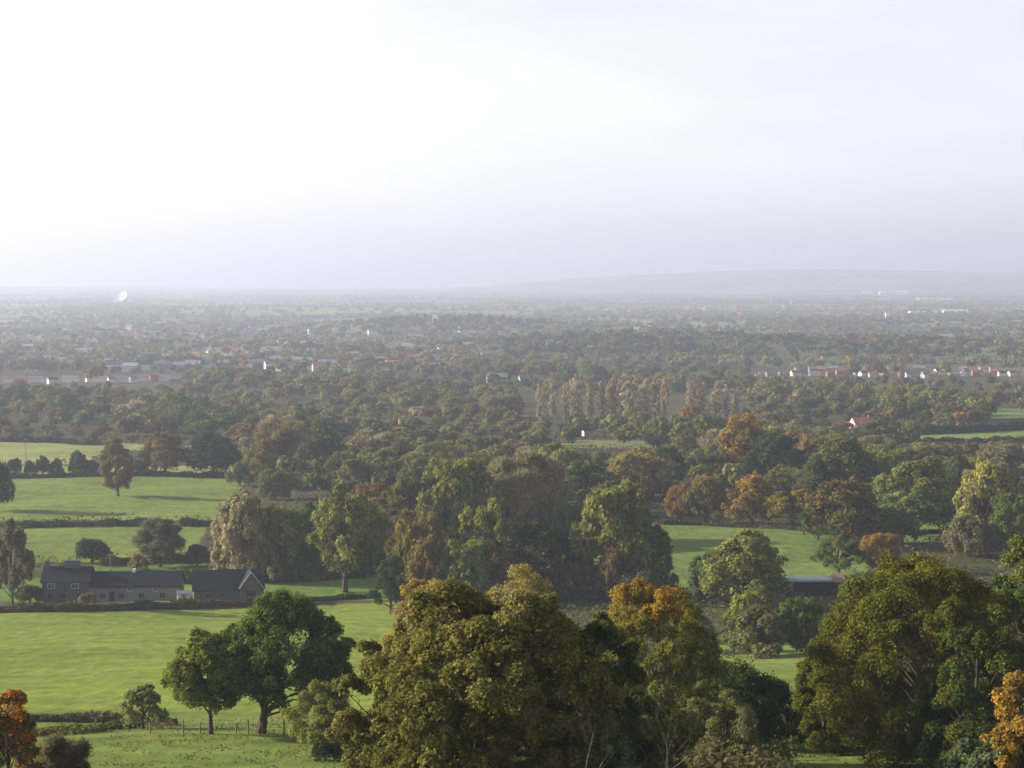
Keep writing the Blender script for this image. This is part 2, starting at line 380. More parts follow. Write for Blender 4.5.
    tag(link('ground', me, m), 'green fields and wooded plain running to the horizon', None, None, 'structure')
build_ground()
# ------------------------------------------------------------------ foreground trees
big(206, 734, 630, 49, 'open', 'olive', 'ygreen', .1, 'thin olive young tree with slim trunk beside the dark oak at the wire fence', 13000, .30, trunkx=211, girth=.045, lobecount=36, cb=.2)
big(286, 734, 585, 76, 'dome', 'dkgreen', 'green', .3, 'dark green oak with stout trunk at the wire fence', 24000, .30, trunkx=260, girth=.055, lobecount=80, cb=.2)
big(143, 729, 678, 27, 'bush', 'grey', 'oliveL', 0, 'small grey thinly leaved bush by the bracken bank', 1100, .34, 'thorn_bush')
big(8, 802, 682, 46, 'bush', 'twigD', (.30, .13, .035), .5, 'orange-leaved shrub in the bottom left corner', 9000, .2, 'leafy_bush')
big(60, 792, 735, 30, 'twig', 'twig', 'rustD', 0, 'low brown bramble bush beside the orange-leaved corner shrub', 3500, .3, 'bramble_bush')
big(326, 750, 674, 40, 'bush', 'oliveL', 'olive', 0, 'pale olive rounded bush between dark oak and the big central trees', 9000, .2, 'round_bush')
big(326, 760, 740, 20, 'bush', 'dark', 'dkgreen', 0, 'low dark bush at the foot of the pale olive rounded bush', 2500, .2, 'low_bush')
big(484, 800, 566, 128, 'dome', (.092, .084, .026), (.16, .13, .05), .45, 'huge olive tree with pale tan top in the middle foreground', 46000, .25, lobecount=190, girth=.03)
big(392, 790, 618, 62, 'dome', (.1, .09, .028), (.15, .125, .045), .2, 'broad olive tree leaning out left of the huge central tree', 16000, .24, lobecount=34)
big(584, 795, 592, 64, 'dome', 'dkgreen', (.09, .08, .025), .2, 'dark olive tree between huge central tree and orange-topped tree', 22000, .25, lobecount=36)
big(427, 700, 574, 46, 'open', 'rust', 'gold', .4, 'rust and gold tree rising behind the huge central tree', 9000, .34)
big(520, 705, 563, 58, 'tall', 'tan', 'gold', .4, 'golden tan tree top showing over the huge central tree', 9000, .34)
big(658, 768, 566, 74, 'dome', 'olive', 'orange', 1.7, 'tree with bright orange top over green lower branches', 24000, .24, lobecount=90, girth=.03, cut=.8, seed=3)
big(824, 752, 636, 44, 'dome', (.066, .066, .017), (.115, .1, .024), .2, 'olive lower tree bulging out left of the great oak', 15000, .25, lobecount=36)
big(690, 652, 598, 30, 'bush', 'dkgreen', 'olive', .2, 'dark olive bush behind the orange-topped tree at the clearing', 5000, .34, 'leafy_bush')
big(648, 640, 586, 34, 'bush', 'twigD', 'olive', .2, 'brown-olive bush behind the orange-topped tree below the paddock thicket', 5000, .34, 'leafy_bush')
big(722, 775, 690, 48, 'open', 'twig', 'olive', .1, 'brown thinning shrub below the orange-topped tree', 9000, .2, 'tall_bush', twigs=3)
big(744, 748, 663, 70, 'bush', 'dark', 'dkgreen', .2, 'dark spreading bush in front of the small grass clearing', 12000, .24, 'spreading_bush')
big(650, 795, 700, 55, 'open', 'olive', 'oliveL', .1, 'low olive tree under the orange-topped tree', 11000, .2, lobecount=24, twigs=3)
big(505, 800, 672, 42, 'open', 'grey', 'oliveL', .2, 'pale grey-green ash sapling before the huge central tree', 9000, .2, 'ash_sapling', lobecount=22)
big(455, 795, 715, 24, 'open', 'olive', 'gold', .3, 'yellow-leaved sapling before the huge central tree', 3500, .2, 'leafy_sapling')
big(930, 762, 546, 128, 'dome', (.066, .066, .017), (.115, .1, .024), .2, 'great dark olive oak filling the lower right', 58000, .26, lobecount=170, girth=.035, seed=5)
big(985, 772, 705, 40, 'bush', 'olive', 'dkgreen', .2, 'dark olive bush under the right half of the great oak', 7000, .22, 'leafy_bush')
big(1030, 745, 532, 60, 'tall', 'dkgreen', 'olive', .3, 'dark tree behind the great oak at the right border', 14000, .3, lobecount=30)
big(860, 750, 705, 26, 'bush', 'olive', 'green', .2, 'olive bush under the edge of the great oak', 5000, .24, 'leafy_bush')
big(1022, 800, 660, 52, 'dome', 'rust', 'orange', .2, 'orange-brown beech at the right border of the grass', 12000, .2, lobecount=28)
big(985, 800, 738, 46, 'bush', 'holly', 'grey', .3, 'blue-green holly bush under the orange-brown beech', 8000, .2, 'holly_bush')
big(560, 800, 650, 52, 'tall', 'olive', 'dkgreen', .2, 'dark olive scrub tree low between the huge central tree and the leafless tree', 9000, .2, lobecount=24)
big(700, 745, 640, 44, 'tall', 'olive', 'green', .2, 'mid green tree filling the gap right of the orange-topped tree', 9000, .24, lobecount=22)
big(600, 800, 705, 46, 'bush', 'dkgreen', 'grey', .2, 'dark low bush under the leafless tree', 7000, .2, 'low_bush')
big(612, 785, 602, 44, 'dome', (.085, .08, .024), 'oliveL', .2, 'olive tree filling in between dark olive tree and orange-topped tree', 14000, .25, lobecount=40)
big(975, 772, 586, 62, 'dome', 'dkgreen', (.09, .08, .022), .2, 'dark olive tree merging into the right half of the great oak', 20000, .25, lobecount=48)
def bare(x, yb, yt, label, seed, spread=.6, depth=6, mat=PALEBARK):
    base = P(x, yb); d = base.y; H = (yb-yt)/F*d; rng = random.Random(seed); mb = MB()
    def grow(p, dr, L, r, k):
        pts = [p]; rad = [r]; q = p
        for i in range(3):
            dr = (dr+Vector((rng.gauss(0, .13), rng.gauss(0, .13), rng.gauss(.05, .08)))).normalized(); q = q+dr*L/3; pts.append(q); rad.append(r*(1-.17*(i+1)))
        mb.tube(pts, rad, 5)
        if k == 0: return
        for i in range(3 if k > 2 else 2):
            nd = (dr+Vector((rng.gauss(0, spread), rng.gauss(0, spread), rng.gauss(0, spread*.6)))).normalized()
            grow(pts[rng.choice((2, 3))], nd, L*rng.uniform(.55, .8), rad[-1]*.75, k-1)
    grow(Vector((0, 0, -.2)), Vector((rng.uniform(-.1, .1), 0, 1)), H*.34, H*.008, depth)
    o = empty('bare_tree', base); tag(o, label, 'tree'); t = mb.build('trunk', mat, o); return o
bare(580, 822, 648, 'leafless tree with pale bent branches before the dark olive tree', 4, .75)
bare(668, 822, 650, 'leafless pale stem rising through the low olive tree', 9, .5)
# ------------------------------------------------------------------ middle distance trees: x, base row, top row, half width, shape, tints, top tint, label
MID = [
 (12,609,518,24,'open','twigD','twig',0,'sparse brown tree beside the left end of the farmhouse'),
 (-4,511,455,17,'oak','dark','dkgreen',0,'dark tree at the left border by the long green field'),
 (30,604,583,16,'bush','twigD','olive',0,'brown bush left of the farmhouse gable'),
 (88,606,592,11,'bush','rust','gold',.3,'small golden-brown bush against the farmhouse front'),
 (92,563,536,19,'bush','twigD','dkgreen',0,'dark rounded bush in the field behind the farmhouse'),
 (160,567,519,27,'twig','twig','grey',0,'grey leafless tree in the field corner behind the farmhouse'),
 (137,570,553,10,'bush','rust','tan',0,'small rusty bush between dark bush and leafless tree'),
 (197,566,543,14,'bush','twigD','rustD',0,'brown bush beside the leafless tree behind the barn'),
 (118,496,457,20,'open','rust','rustD',-.3,'lone rust-brown tree standing in the long green field'),
 (165,474,430,24,'oak','rustD','rust',.5,'orange-brown oak on the field edge behind the lone rust tree'),
 (116,474,437,19,'open','rustD','olive',0,'olive-brown tree on the field edge left of the orange-brown oak'),
 (213,476,430,28,'oak','dark','dkgreen',0,'dark green rounded tree on the field edge beside the orange-brown oak'),
 (243,580,484,36,'tall','pink','tan',.3,'pinkish tan bare-topped tree at the corner of the small field'),
 (280,578,499,32,'tall','olive','oliveL',.2,'olive tree right of the pinkish tan tree'),
 (262,582,542,24,'bush','tan','olive',0,'tan-olive bush at the foot of the pinkish tan tree'),
 (225,575,548,20,'bush','twig','rustD',0,'brown scrub bush left of the pinkish tan tree'),
 (345,592,482,42,'open','olive','oliveL',.2,'tall open olive tree right of the barn with many limbs'),
 (312,578,535,20,'tall','green','olive',0,'green small tree between two olive trees by the barn field'),
 (318,572,495,28,'tall','dkgreen','green',0,'dark tree behind the tall open olive tree'),
 (391,614,551,24,'holly','holly','dkgreen',0,'dark conical holly at the corner of the big bright field'),
 (416,600,503,34,'tall','olive','rust',.3,'layered olive and rust tree right of the dark conical holly'),
 (428,604,530,27,'tall','rustD','rust',.2,'brown-rust tree just right of the layered tree'),
 (372,575,512,26,'tall','olive','tan',.2,'olive-tan tree behind the dark conical holly'),
 (490,596,496,32,'open','olive','oliveL',.5,'lobed olive tree with lit yellowish top above the central trees'),  # sunlight on the top is put into the paler upper leaf tint
 (462,604,534,30,'tall','oliveL','ygreen',.2,'light olive small tree left of the lobed tree'),
 (538,596,516,40,'oak','dkgreen','rustD',-.4,'dark green tree with rusty lower left behind the central trees'),
 (500,600,548,22,'oak','rust','olive',0,'small rusty tree between lobed tree and dark green tree'),
 (616,596,473,54,'dome','olive','oliveL',.3,'large domed olive tree left of the green paddock'),
 (652,596,519,28,'tall','green','grey',.2,'grey-green tree at the right foot of the large domed olive tree'),
 (612,602,546,22,'bush','rustD','rust',.2,'rusty bush at the foot of the large domed olive tree'),
 (580,598,556,26,'bush','twig','rustD',0,'brown bush between dark green tree and large domed olive tree'),
 (640,604,566,36,'bush','twig','twigD',0,'wide brown thicket bush under the grey-green tree'),
 (522,540,455,42,'twig',(.25,.205,.125),'tan',.2,'tall brown leafless tree behind the lobed olive tree'),
 (455,545,449,44,'tall','olive','oliveL',.3,'yellow-olive tree left of the tall brown leafless tree'),
 (410,545,476,42,'oak','rustD','olive',.3,'dark rusty tree left of the yellow-olive tree'),
 (372,530,478,26,'tall','rustD','red',.3,'red-brown tree with bright rusty top behind the olive trees'),
 (585,515,460,46,'oak','dkgreen','olive',.4,'dark green tree behind the large domed olive tree'),
 (560,505,440,40,'tall','olive','oliveL',.3,'olive tree over the dark green tree by the tan field'),
 (640,500,446,40,'tall','tan','gold',.5,'golden-topped tree just below the tan field'),
 (681,522,481,17,'oak','rust','red',.4,'red-rust tree at the left end of the paddock tree row'),
 (706,524,473,24,'oak','olive','rust',.3,'olive-rust tree second along the paddock tree row'),
 (752,526,472,28,'oak','rustD','orange',.35,'orange-brown tree in the middle of the paddock tree row'),
 (793,528,489,30,'open','olive','gold',.3,'low spreading olive-gold tree on the paddock edge'),
 (846,546,476,44,'oak','dkgreen','rust',.45,'dark tree with reddish top right of the paddock'),
 (818,540,502,18,'bush','rust','orange',.2,'orange shrub at the left foot of the dark red-topped tree'),
 (843,508,432,42,'oak','dark','olive',.55,'big dark domed tree with brown lit flank'),  # lit flank put into the leaf tints, lighter towards the top
 (918,536,455,46,'oak','green','oliveL',.3,'broad green tree with two trunks before the sunlit strip'),
 (888,545,506,32,'bush','olive','twig',0,'olive-brown bush left of the two-trunked green tree'),
 (985,548,452,38,'tall','tan','yellow',.2,'yellow-tan tree right of the two-trunked green tree'),
 (1012,556,488,26,'tall','green','olive',0,'green tree below the yellow-tan tree at the right border'),
 (968,556,515,28,'bush','rustD','twig',0,'rust-brown bush at the foot of the yellow-tan tree'),
 (880,572,529,25,'oak','rust','orange',.7,'vivid orange small tree above the great oak'),
 (838,576,534,28,'open','olive','green',0,'small olive tree behind the long shed'),
 (745,610,529,50,'oak','olive','oliveL',.3,'rounded olive tree left of the long shed'),
 (705,606,548,22,'bush','green','grey',0,'grey-green bush left of the rounded olive tree'),
 (746,640,590,24,'bush','ygreen','yellow',.3,'small yellow-green bush before the long shed'),
 (758,656,604,40,'bush','twig','olive',.2,'brown-olive thicket bush above the grass clearing'),
 (800,652,592,30,'tall','olive','green',.1,'olive tree between thicket bush and the great oak'),
 (744,482,413,32,'oak','rustD','orange',.5,'orange and dark tree standing high behind the paddock row'),
 (776,486,428,32,'oak','dark','dkgreen',.1,'dark tree right of the high orange and dark tree'),
 (712,486,450,26,'oak','dkgreen','olive',.3,'dark olive tree behind the paddock row'),
 (668,484,445,24,'oak','dark','green',.1,'dark round tree above the red-rust tree'),
 (800,470,430,26,'oak','dkgreen','rust',.5,'rust-topped tree left of the big dark domed tree'),
 (640,440,409,17,'oak','olive','oliveL',.2,'olive round tree on the edge of the tan field'),
 (690,440,402,18,'oak','rust','red',.3,'reddish tree right of the olive tree by the tan field'),
 (912,442,418,11,'tall','oliveL','olive',0,'small pale olive tree on the sunlit right field'),
 (875,448,420,30,'oak','olive','dkgreen',.1,'olive tree left of the sunlit right field'),
 (935,470,440,34,'oak','olive','tan',.2,'olive-tan tree below the sunlit right field'),
 (1000,472,440,30,'tall','twig','tan',.2,'brown tree below the sunlit right field at right'),
 (288,470,421,32,'twig','tan','rust',.4,'tan-orange leafless tree right of the dark green rounded tree'),
 (262,478,437,18,'oak','rust','olive',.3,'tan-rust tree beside the dark green rounded tree'),
 (316,476,432,26,'oak','dkgreen','twig',.1,'dark tree right of the tan-orange leafless tree'),
 (357,470,446,12,'bush','gold','orange',.2,'bright gold bush in the wood right of the dark tree'),
 (240,486,462,14,'bush','twig','grey',0,'grey bush at the right end of the long green field'),
 (567,545,500,26,'bush','dkgreen','olive',.2,'dark bush left of the large domed olive tree, below the brown leafless tree'),
 (494,542,502,24,'bush','olive','twig',.2,'olive-brown bush behind the top of the lobed olive tree'),
 (275,500,468,20,'tall','olive','twig',0,'olive tree at the wood edge by the long green field'),
]
for i, m in enumerate(MID):
    m = list(m)
    if m[4] == 'tall' and m[3]*2 > .5*(m[1]-m[2]): m[4] = 'dome'
    tree(*m)
for i, (x, t, h, c) in enumerate(((14,457,9,'dkgreen'),(30,460,8,'twigD'),(43,455,9,'dkgreen'),(57,458,9,'grey'),(78,450,13,'twigD'),(92,460,9,'dkgreen'),(140,460,12,'twigD'))):
    lab = ['dark bush nearest the left border on the hedge line', 'low brown bush on the hedge line by the telegraph pole', 'upright dark bush on the hedge line by the telegraph pole',
           'grey-green bush on the hedge line', 'largest brown bush on the hedge line', 'dark bush left of the olive-brown tree', 'brown bush between olive-brown tree and orange-brown oak'][i]
    tree(x, 475, t, h, 'bush', c, 'dkgreen', 0, lab+' beyond the long green field', 'hedgerow_bush')
# ------------------------------------------------------------------ poplars
for i, (x, yb, yt, hw, c, lab) in enumerate(((540,425,388,7,'pink','leftmost pinkish poplar of the row in the far wood'),(553,424,386,6,'tan','tan poplar second in the pinkish row'),(566,424,387,6,'pink','slim pink poplar third in the row'),
        (578,424,379,7,'pink','tallest pinkish poplar of the row'),(590,423,381,6,'rust','rusty poplar beside the tallest pinkish one'),(603,424,386,7,'olive','olive poplar among the pinkish ones'),(613,425,383,9,'tan','tan poplar right of the olive one'),
        (632,426,380,13,'tan','broad tan poplar at the right of the row'),(646,424,384,9,'pink','pinkish poplar right of the broad tan one'),(664,422,384,6,'rust','lone rusty poplar right of the row'),(690,420,386,7,'pink','pink poplar further right in the far wood'),
        (715,422,392,8,'tan','tan poplar near the orange and dark high tree'),(735,424,393,7,'rust','rusty poplar behind the orange and dark high tree'),(902,385,352,5,'rust','tall rusty poplar rising from the village terrace'),
        (547,420,385,6,'tan','tan poplar standing behind the gap of the pinkish row'),(572,420,383,5,'pink','thin pinkish poplar behind the tallest one'),(622,421,380,7,'rust','rusty poplar beside the broad tan one'),(655,421,386,8,'olive','olive poplar between two reddish ones'),(702,420,388,7,'tan','tan poplar left of the pink outlying ones'),(726,421,390,6,'pink','pinkish poplar between tan and rusty ones'),
        (458,372,346,8,'rust','rusty far poplar clump before the grey town'),(425,374,350,7,'tan','tan far poplar left of the rusty clump'))):
    tree(x, yb, yt-(7 if yb > 400 else 0), hw*.85, 'poplar', c, 'pink', .1, lab)
# ------------------------------------------------------------------ hedges
def hedge(path, hpx, label, a, b, leaf=.5, wid=1.4, name='hedge', dens=1.0, stuff=False):
    rng = np.random.default_rng(int(path[0][0]*3+path[0][1]*7)); pts = np.array([tuple(P(*p)) for p in path])
    seg = np.linalg.norm(np.diff(pts[:, :2], axis=0), axis=1); cum = np.concatenate([[0], np.cumsum(seg)]); L = cum[-1]
    H = hpx/F*pts[:, 1].mean(); n = int(L*(2*H+wid*2)*2.2/(leaf*leaf*.6)*dens); s = rng.random(n)*L
    X = np.interp(s, cum, pts[:, 0]); Y = np.interp(s, cum, pts[:, 1]); th = rng.random(n)*math.pi
    bump = .8+.22*np.sin(s/2.7+1)*np.sin(s/7.3)+.12*np.sin(s/1.3); rr = rng.normal(.95, .1, n)
    k = np.arctan2(pts[-1, 1]-pts[0, 1], pts[-1, 0]-pts[0, 0]); o = np.cos(th)*wid*rr*bump
    h = np.abs(np.sin(th))**.6*H*rr*bump; fl = rng.random(n) < .45; h = np.where(fl, h*rng.random(n), h)
    X2 = X-o*np.sin(k); Y2 = Y+o*np.cos(k); pos = np.stack([X2, Y2, height(X2, Y2)+h], 1)
    d = np.stack([-np.sin(k)*np.cos(th), np.cos(k)*np.cos(th), np.abs(np.sin(th))], 1)
    nrm = d+rng.normal(size=(n, 3))*.55; nrm /= np.linalg.norm(nrm, axis=1)[:, None]
    ax = np.cross(nrm, rng.normal(size=(n, 3))); ax /= np.linalg.norm(ax, axis=1)[:, None]; sd = np.cross(nrm, ax)
    Ls = leaf*rng.uniform(.5, 1.1, n)[:, None]; c = pts[0]
    V = np.stack([pos-ax*Ls, pos+sd*Ls*.6, pos+ax*Ls, pos-sd*Ls*.6], 1).reshape(-1, 3)-c
    me = np_mesh(name, V, np.arange(4*n).reshape(-1, 4)); A, B = np.array(tint(a)), np.array(tint(b))
    w = np.clip(.5+.5*np.sin(s/4.1)+rng.normal(0, .3, n), 0, 1)[:, None]; vattr(me, 'tint', np.repeat(A*(1-w)+B*w, 4, 0), 'FLOAT_COLOR')
    ob = link(name, me, MASS, None, c); tag(ob, label, None if stuff else 'hedge', None, 'stuff' if stuff else None); return ob
hedge([(-60, 615), (60, 612), (160, 609), (272, 605)], 9, 'brown roadside hedge along the top of the big bright field', 'twigD', 'rustD', .45, 1.2)
hedge([(70, 580), (140, 583), (215, 583), (300, 582), (365, 577)], 13, 'dark hedge running behind the farmhouse and barn', 'dkgreen', 'olive', .5, 1.6)
hedge([(100, 566), (155, 563), (235, 560)], 9, 'brown hedge behind the dark rounded bush', 'twigD', 'rustD', .5, 1.3)
hedge([(-30, 527), (60, 527), (120, 526), (173, 525)], 7, 'trimmed dark hedge crossing between the two green fields', 'dkgreen', 'twigD', .5, 1.5)
hedge([(180, 526), (212, 526)], 8, 'short dark hedge piece right of the field gateway', 'dkgreen', 'twigD', .5, 1.4)
hedge([(-60, 478), (80, 477), (160, 476), (250, 477)], 6, 'low dark hedge below the orange-brown oak', 'dkgreen', 'twigD', .6, 1.3)
hedge([(-60, 443), (60, 443), (120, 446)], 6, 'dark hedge on the far side of the pale field', 'dkgreen', 'dark', .8, 1.5)
hedge([(270, 603), (330, 600), (380, 597)], 5, 'low hedge right of the barn along the bright field', 'dkgreen', 'olive', .4, 1.0)
hedge([(660, 524), (700, 525), (760, 528), (815, 532), (870, 536)], 5, 'brown hedge under the paddock tree row', 'twigD', 'rustD', .5, 1.2)
hedge([(895, 534), (960, 533)], 6, 'dark hedge in the sunlit strip under the two-trunked tree', 'dark', 'dkgreen', .5, 1.2)
hedge([(790, 444), (880, 444), (1040, 441)], 6, 'brown hedge along the near side of the sunlit right field', 'twigD', 'rustD', .8, 1.5)
hedge([(860, 437), (940, 434), (1060, 428)], 9, 'dark hedge along the far side of the sunlit right field', 'dkgreen', 'dark', .8, 2)
hedge([(550, 601), (640, 600), (700, 600)], 16, 'brown thicket hedge at the near edge of the paddock', 'twig', 'twigD', .4, 2.5)
hedge([(-80, 719), (40, 721), (120, 722), (175, 726)], 10, 'bracken and bramble on the bank below the big field', 'twigD', 'rustD', .28, 1.5, 'bracken', .45, True)
hedge([(-80, 732), (30, 736), (90, 732), (140, 728)], 8, 'rough weeds at the foot of the bank', 'olive', 'twigD', .25, 1.5, 'weeds', .25, True)
# ------------------------------------------------------------------ scrub between the trees
def scrub():
    rng = np.random.default_rng(17); n = 130000; d = np.exp(rng.uniform(math.log(118), math.log(1000), n)); px = rng.uniform(-40, 1064, n); X = (px-512)/F*d; Z = height(X, d); py = 278+F*(ZC-Z)/d
    bad = np.zeros(n, bool)
    for i, (poly, _c) in enumerate(FIELDS): bad |= poly_in(px, py, poly) & (py < 716)
    near = py > 712; bad |= near & ~(((px > 345) & (px < 800) & (py > 748)) | (px > 960) | ((px > 690) & (px < 800) & (py > 700) & (py < 760)))
    bad |= (py < 716) & (py > 600) & (px < 420)
    X, d, Z = X[~bad], d[~bad], Z[~bad]; n = len(X); sz = .16+d/1500
    cl = np.clip(.5+.5*np.sin(X*.31+1.7*np.sin(d*.11))*np.sin(d*.19+1.3*np.sin(X*.17)), 0, 1); h = cl*2.6*rng.random(n)**.6+.05
    pos = np.stack([X, d, Z+h], 1); nrm = rng.normal(size=(n, 3))*.7+np.array([-.1, -.3, .6]); nrm /= np.linalg.norm(nrm, axis=1)[:, None]
    ax = np.cross(nrm, rng.normal(size=(n, 3))); ax /= np.linalg.norm(ax, axis=1)[:, None]; sd = np.cross(nrm, ax); L = (sz*rng.uniform(.6, 1.2, n))[:, None]
    V = np.stack([pos-ax*L, pos+sd*L*.6, pos+ax*L, pos-sd*L*.6], 1).reshape(-1, 3); me = np_mesh('undergrowth', V, np.arange(4*n).reshape(-1, 4))
    pal = np.array([T['olive'], T['twig'], T['dkgreen'], T['rustD'], T['olive'], T['green']]); hh = (np.floor(X/9)*37+np.floor(d/14)*91).astype(int) % 6
    vattr(me, 'tint', np.repeat(pal[hh]*.6+pal[rng.integers(0, 6, n)]*.4, 4, 0), 'FLOAT_COLOR'); tag(link('undergrowth', me, MASS), 'scrub and bramble under the trees', None, None, 'stuff')
scrub()
# ------------------------------------------------------------------ rough grass in front
def grass():
    rng = np.random.default_rng(3); n = 60000; d = rng.uniform(118, 205, n); px = rng.uniform(-40, 1060, n); X = (px-512)/F*d; Z = height(X, d)
    cl = np.sin(X*.8+2*np.sin(d*.3))*np.sin(d*.55+1.5*np.sin(X*.4))+rng.normal(0, .5, n); keep = cl > .35; X, d, Z, cl = X[keep], d[keep], Z[keep], cl[keep]; n = len(X)
    py = 278+F*(ZC-Z)/d; keep = (py > 716) | (rng.random(n) < .0); X, d, Z, cl = X[keep], d[keep], Z[keep], cl[keep]; n = len(X)
    V = []; a = rng.random(n)*6.28; w = rng.uniform(.05, .13, n); h = rng.uniform(.06, .2, n); lx = rng.normal(0, .1, n); ly = rng.normal(0, .1, n); z = np.zeros(n)
    b = np.stack([X, d, Z-.02], 1); s = np.stack([np.cos(a)*w, np.sin(a)*w, z], 1); t = np.stack([lx, ly, h], 1)
    V = np.stack([b-s, b+s, b+t+s*.4, b+t-s*.4], 1).reshape(-1, 3); me = np_mesh('grass', V, np.arange(4*n).reshape(-1, 4))
    k = rng.random(n)[:, None]; C = np.array((.14, .175, .045))*(1-k)+np.array((.16, .16, .06))*k; vattr(me, 'tint', np.repeat(C, 4, 0), 'FLOAT_COLOR')
    tag(link('grass', me, MASS), 'tufts of rough grass on the near slope', None, None, 'stuff')
grass()
# ------------------------------------------------------------------ houses
def windows(par, face_y, xs, z, w, h, mat=WHITE):
    for x in xs:
        f = MB().box(x-w/2, x+w/2, face_y-.06, face_y+.02, z, z+.07).box(x-w/2, x+w/2, face_y-.06, face_y+.02, z+h-.1, z+h).box(x-w/2, x-w/2+.1, face_y-.06, face_y+.02, z+.1, z+h-.1).box(x+w/2-.1, x+w/2, face_y-.06, face_y+.02, z+.1, z+h-.1).box(x-.04, x+.04, face_y-.06, face_y+.02, z+.1, z+h-.1).build('window', mat, par)
        MB().box(x-w/2+.1, x+w/2-.1, face_y-.03, face_y+.015, z+.1, z+h-.1).build('pane', GLASS, f)
def gable_block(x0, x1, W, eave, ridge):
    return MB().prism([(0, -.6), (W, -.6), (W, eave), (W/2, ridge), (0, eave)], x0, x1)
def gable_roof(x0, x1, W, eave, ridge, t=.18, oh=.35):
    s = (ridge-eave)/(W/2)
    return MB().slab(x0-oh, x1+oh, -oh, eave-oh*s+.03, W/2, ridge+.03, t).slab(x0-oh, x1+oh, W/2, ridge+.03, W+oh, eave-oh*s+.03, t)
def farmhouse():
    b = P(111, 601); k = b.y/F
    o = empty('farmhouse', b, math.radians(1.5)); tag(o, 'long dark stone farmhouse with slate roof below the green fields', 'house')
    x0, x1, x2 = (42-111)*k, (89-111)*k, (180-111)*k; W = 7.0
    gable_block(x0, x1, W, 4.3, 7.0).build('main_wall', DARKSTONE, o); r = gable_roof(x0, x1, W, 4.3, 7.0).build('main_roof', SLATE, o)
    gable_block(x1+.01, x2, W-.6, 3.4, 5.9).build('wing_wall', STONE, o); r2 = gable_roof(x1+.4, x2, W-.6, 3.4, 5.9).build('wing_roof', SLATE, o)
    for cx, w in ((x0+.55, .45), (x1-4.3, 1.7)):
        c = MB().box(cx-w, cx+w, W/2-.45, W/2+.45, 6.2, 8.3).box(cx-w-.08, cx+w+.08, W/2-.53, W/2+.53, 8.3, 8.5).build('chimney', DARKSTONE, r)
        for j in (-.5, .5): MB().tube([(cx+j*w, W/2, 8.5), (cx+j*w, W/2, 8.95)], [.14, .11], 8).build('chimney_pot', REDTILE, r)
    c = MB().box(4.2, 4.9, W/2-.6, W/2+.1, 5.4, 6.6).build('chimney', WHITE, r2)
    windows(o, 0, [x0+2, x0+7.2], 2.75, 1.5, 1.15); windows(o, 0, [x0+1.8, x0+4.6, x0+8.2], .5, 1.3, 1.3, WOODM)
    windows(o, 0, [x1+3, x1+7, x1+11.5, x1+16], .6, 1.3, 1.2, WOODM); windows(o, 0, [x1+9, x1+14.5], 2.15, 1.1, .85)
    d = MB().box(x1+5-.55, x1+5+.55, -.05, .03, 0, 2.1).build('door', TAR, o); MB().box(x1+5.3, x1+5.4, -.1, -.05, 1, 1.1).build('handle', METAL, d)
    MB().box(x0-.2, x0-.08, -.1, .05, -.2, 4.4).build('downpipe', WHITE, o)
    MB().box(x1-.4, x2+.3, -.42, -.3, 3.02, 3.12).build('gutter', TAR, o)
farmhouse()
def barn():
    b = P(233, 601); k = b.y/F
    o = empty('barn', b, math.radians(12)); tag(o, 'stone barn with big slate roof and white gable boards beside the farmhouse', 'barn')
    x0, x1 = (192-231)*k, (262-231)*k; W = 9
    gable_block(x0, x1, W, 2.6, 6.1).build('wall', DARKSTONE, o); gable_roof(x0, x1, W, 2.6, 6.1, .2, .3).build('roof', SLATE, o)
    # cross gable with white boards
    g = MB(); gx = (249-231)*k; hw = 2.3
    v = [(gx-hw, -1.2, -.6), (gx+hw, -1.2, -.6), (gx+hw, -1.2, 3.0), (gx, -1.2, 6.3), (gx-hw, -1.2, 3.0)]; w = [(x, y+5.2, z) for x, y, z in v]
    g.v = v+w; g.f = [(0, 1, 2, 3, 4), (9, 8, 7, 6, 5)]+[(i, 5+i, 5+(i+1) % 5, (i+1) % 5) for i in range(5)]; g.build('porch_wall', DARKSTONE, o)
    for s in (-1, 1):
        q = MB(); a = [(gx+s*2.7, 2.75), (gx, 6.42), (gx, 6.62), (gx+s*2.7, 2.95)]
        q.v = [(x, -1.5, z) for x, z in a]+[(x, 4, z) for x, z in a]; q.f = [(0, 1, 2, 3), (7, 6, 5, 4)]+[(i, 4+i, 4+(i+1) % 4, (i+1) % 4) for i in range(4)]; q.build('porch_roof', SLATE, o)
        q = MB(); a = [(gx+s*2.7, 2.75), (gx, 6.36), (gx, 6.6), (gx+s*2.7, 2.98)]
        q.v = [(x, -1.62, z) for x, z in a]+[(x, -1.51, z) for x, z in a]; q.f = [(0, 1, 2, 3), (7, 6, 5, 4)]+[(i, 4+i, 4+(i+1) % 4, (i+1) % 4) for i in range(4)]; q.build('bargeboard', CREAM, o)
    q = MB().prism([(.9, 0), (W-1.2, 0), (W-1.2, 2.4), (W/2, 5.2), (.9, 2.4)], x0-.06, x0-.005).build('gable_sunlight', CREAM, o)  # added pale panel, stands in for sunlight on the dark end wall
    windows(o, 0, [x0+3.2, x0+6.2], .8, 1.2, 1.1, WOODM); windows(o, -1.2, [gx], 3.1, .9, 1.0, WOODM)
    MB().box(gx-1.1, gx+1.1, -1.26, -1.19, -.1, 2.3).build('barn_door', TAR, o)
barn()
o = empty('garden_shed', P(184, 603), .2); tag(o, 'small pale lean-to shed in the gap between farmhouse and barn', 'shed')
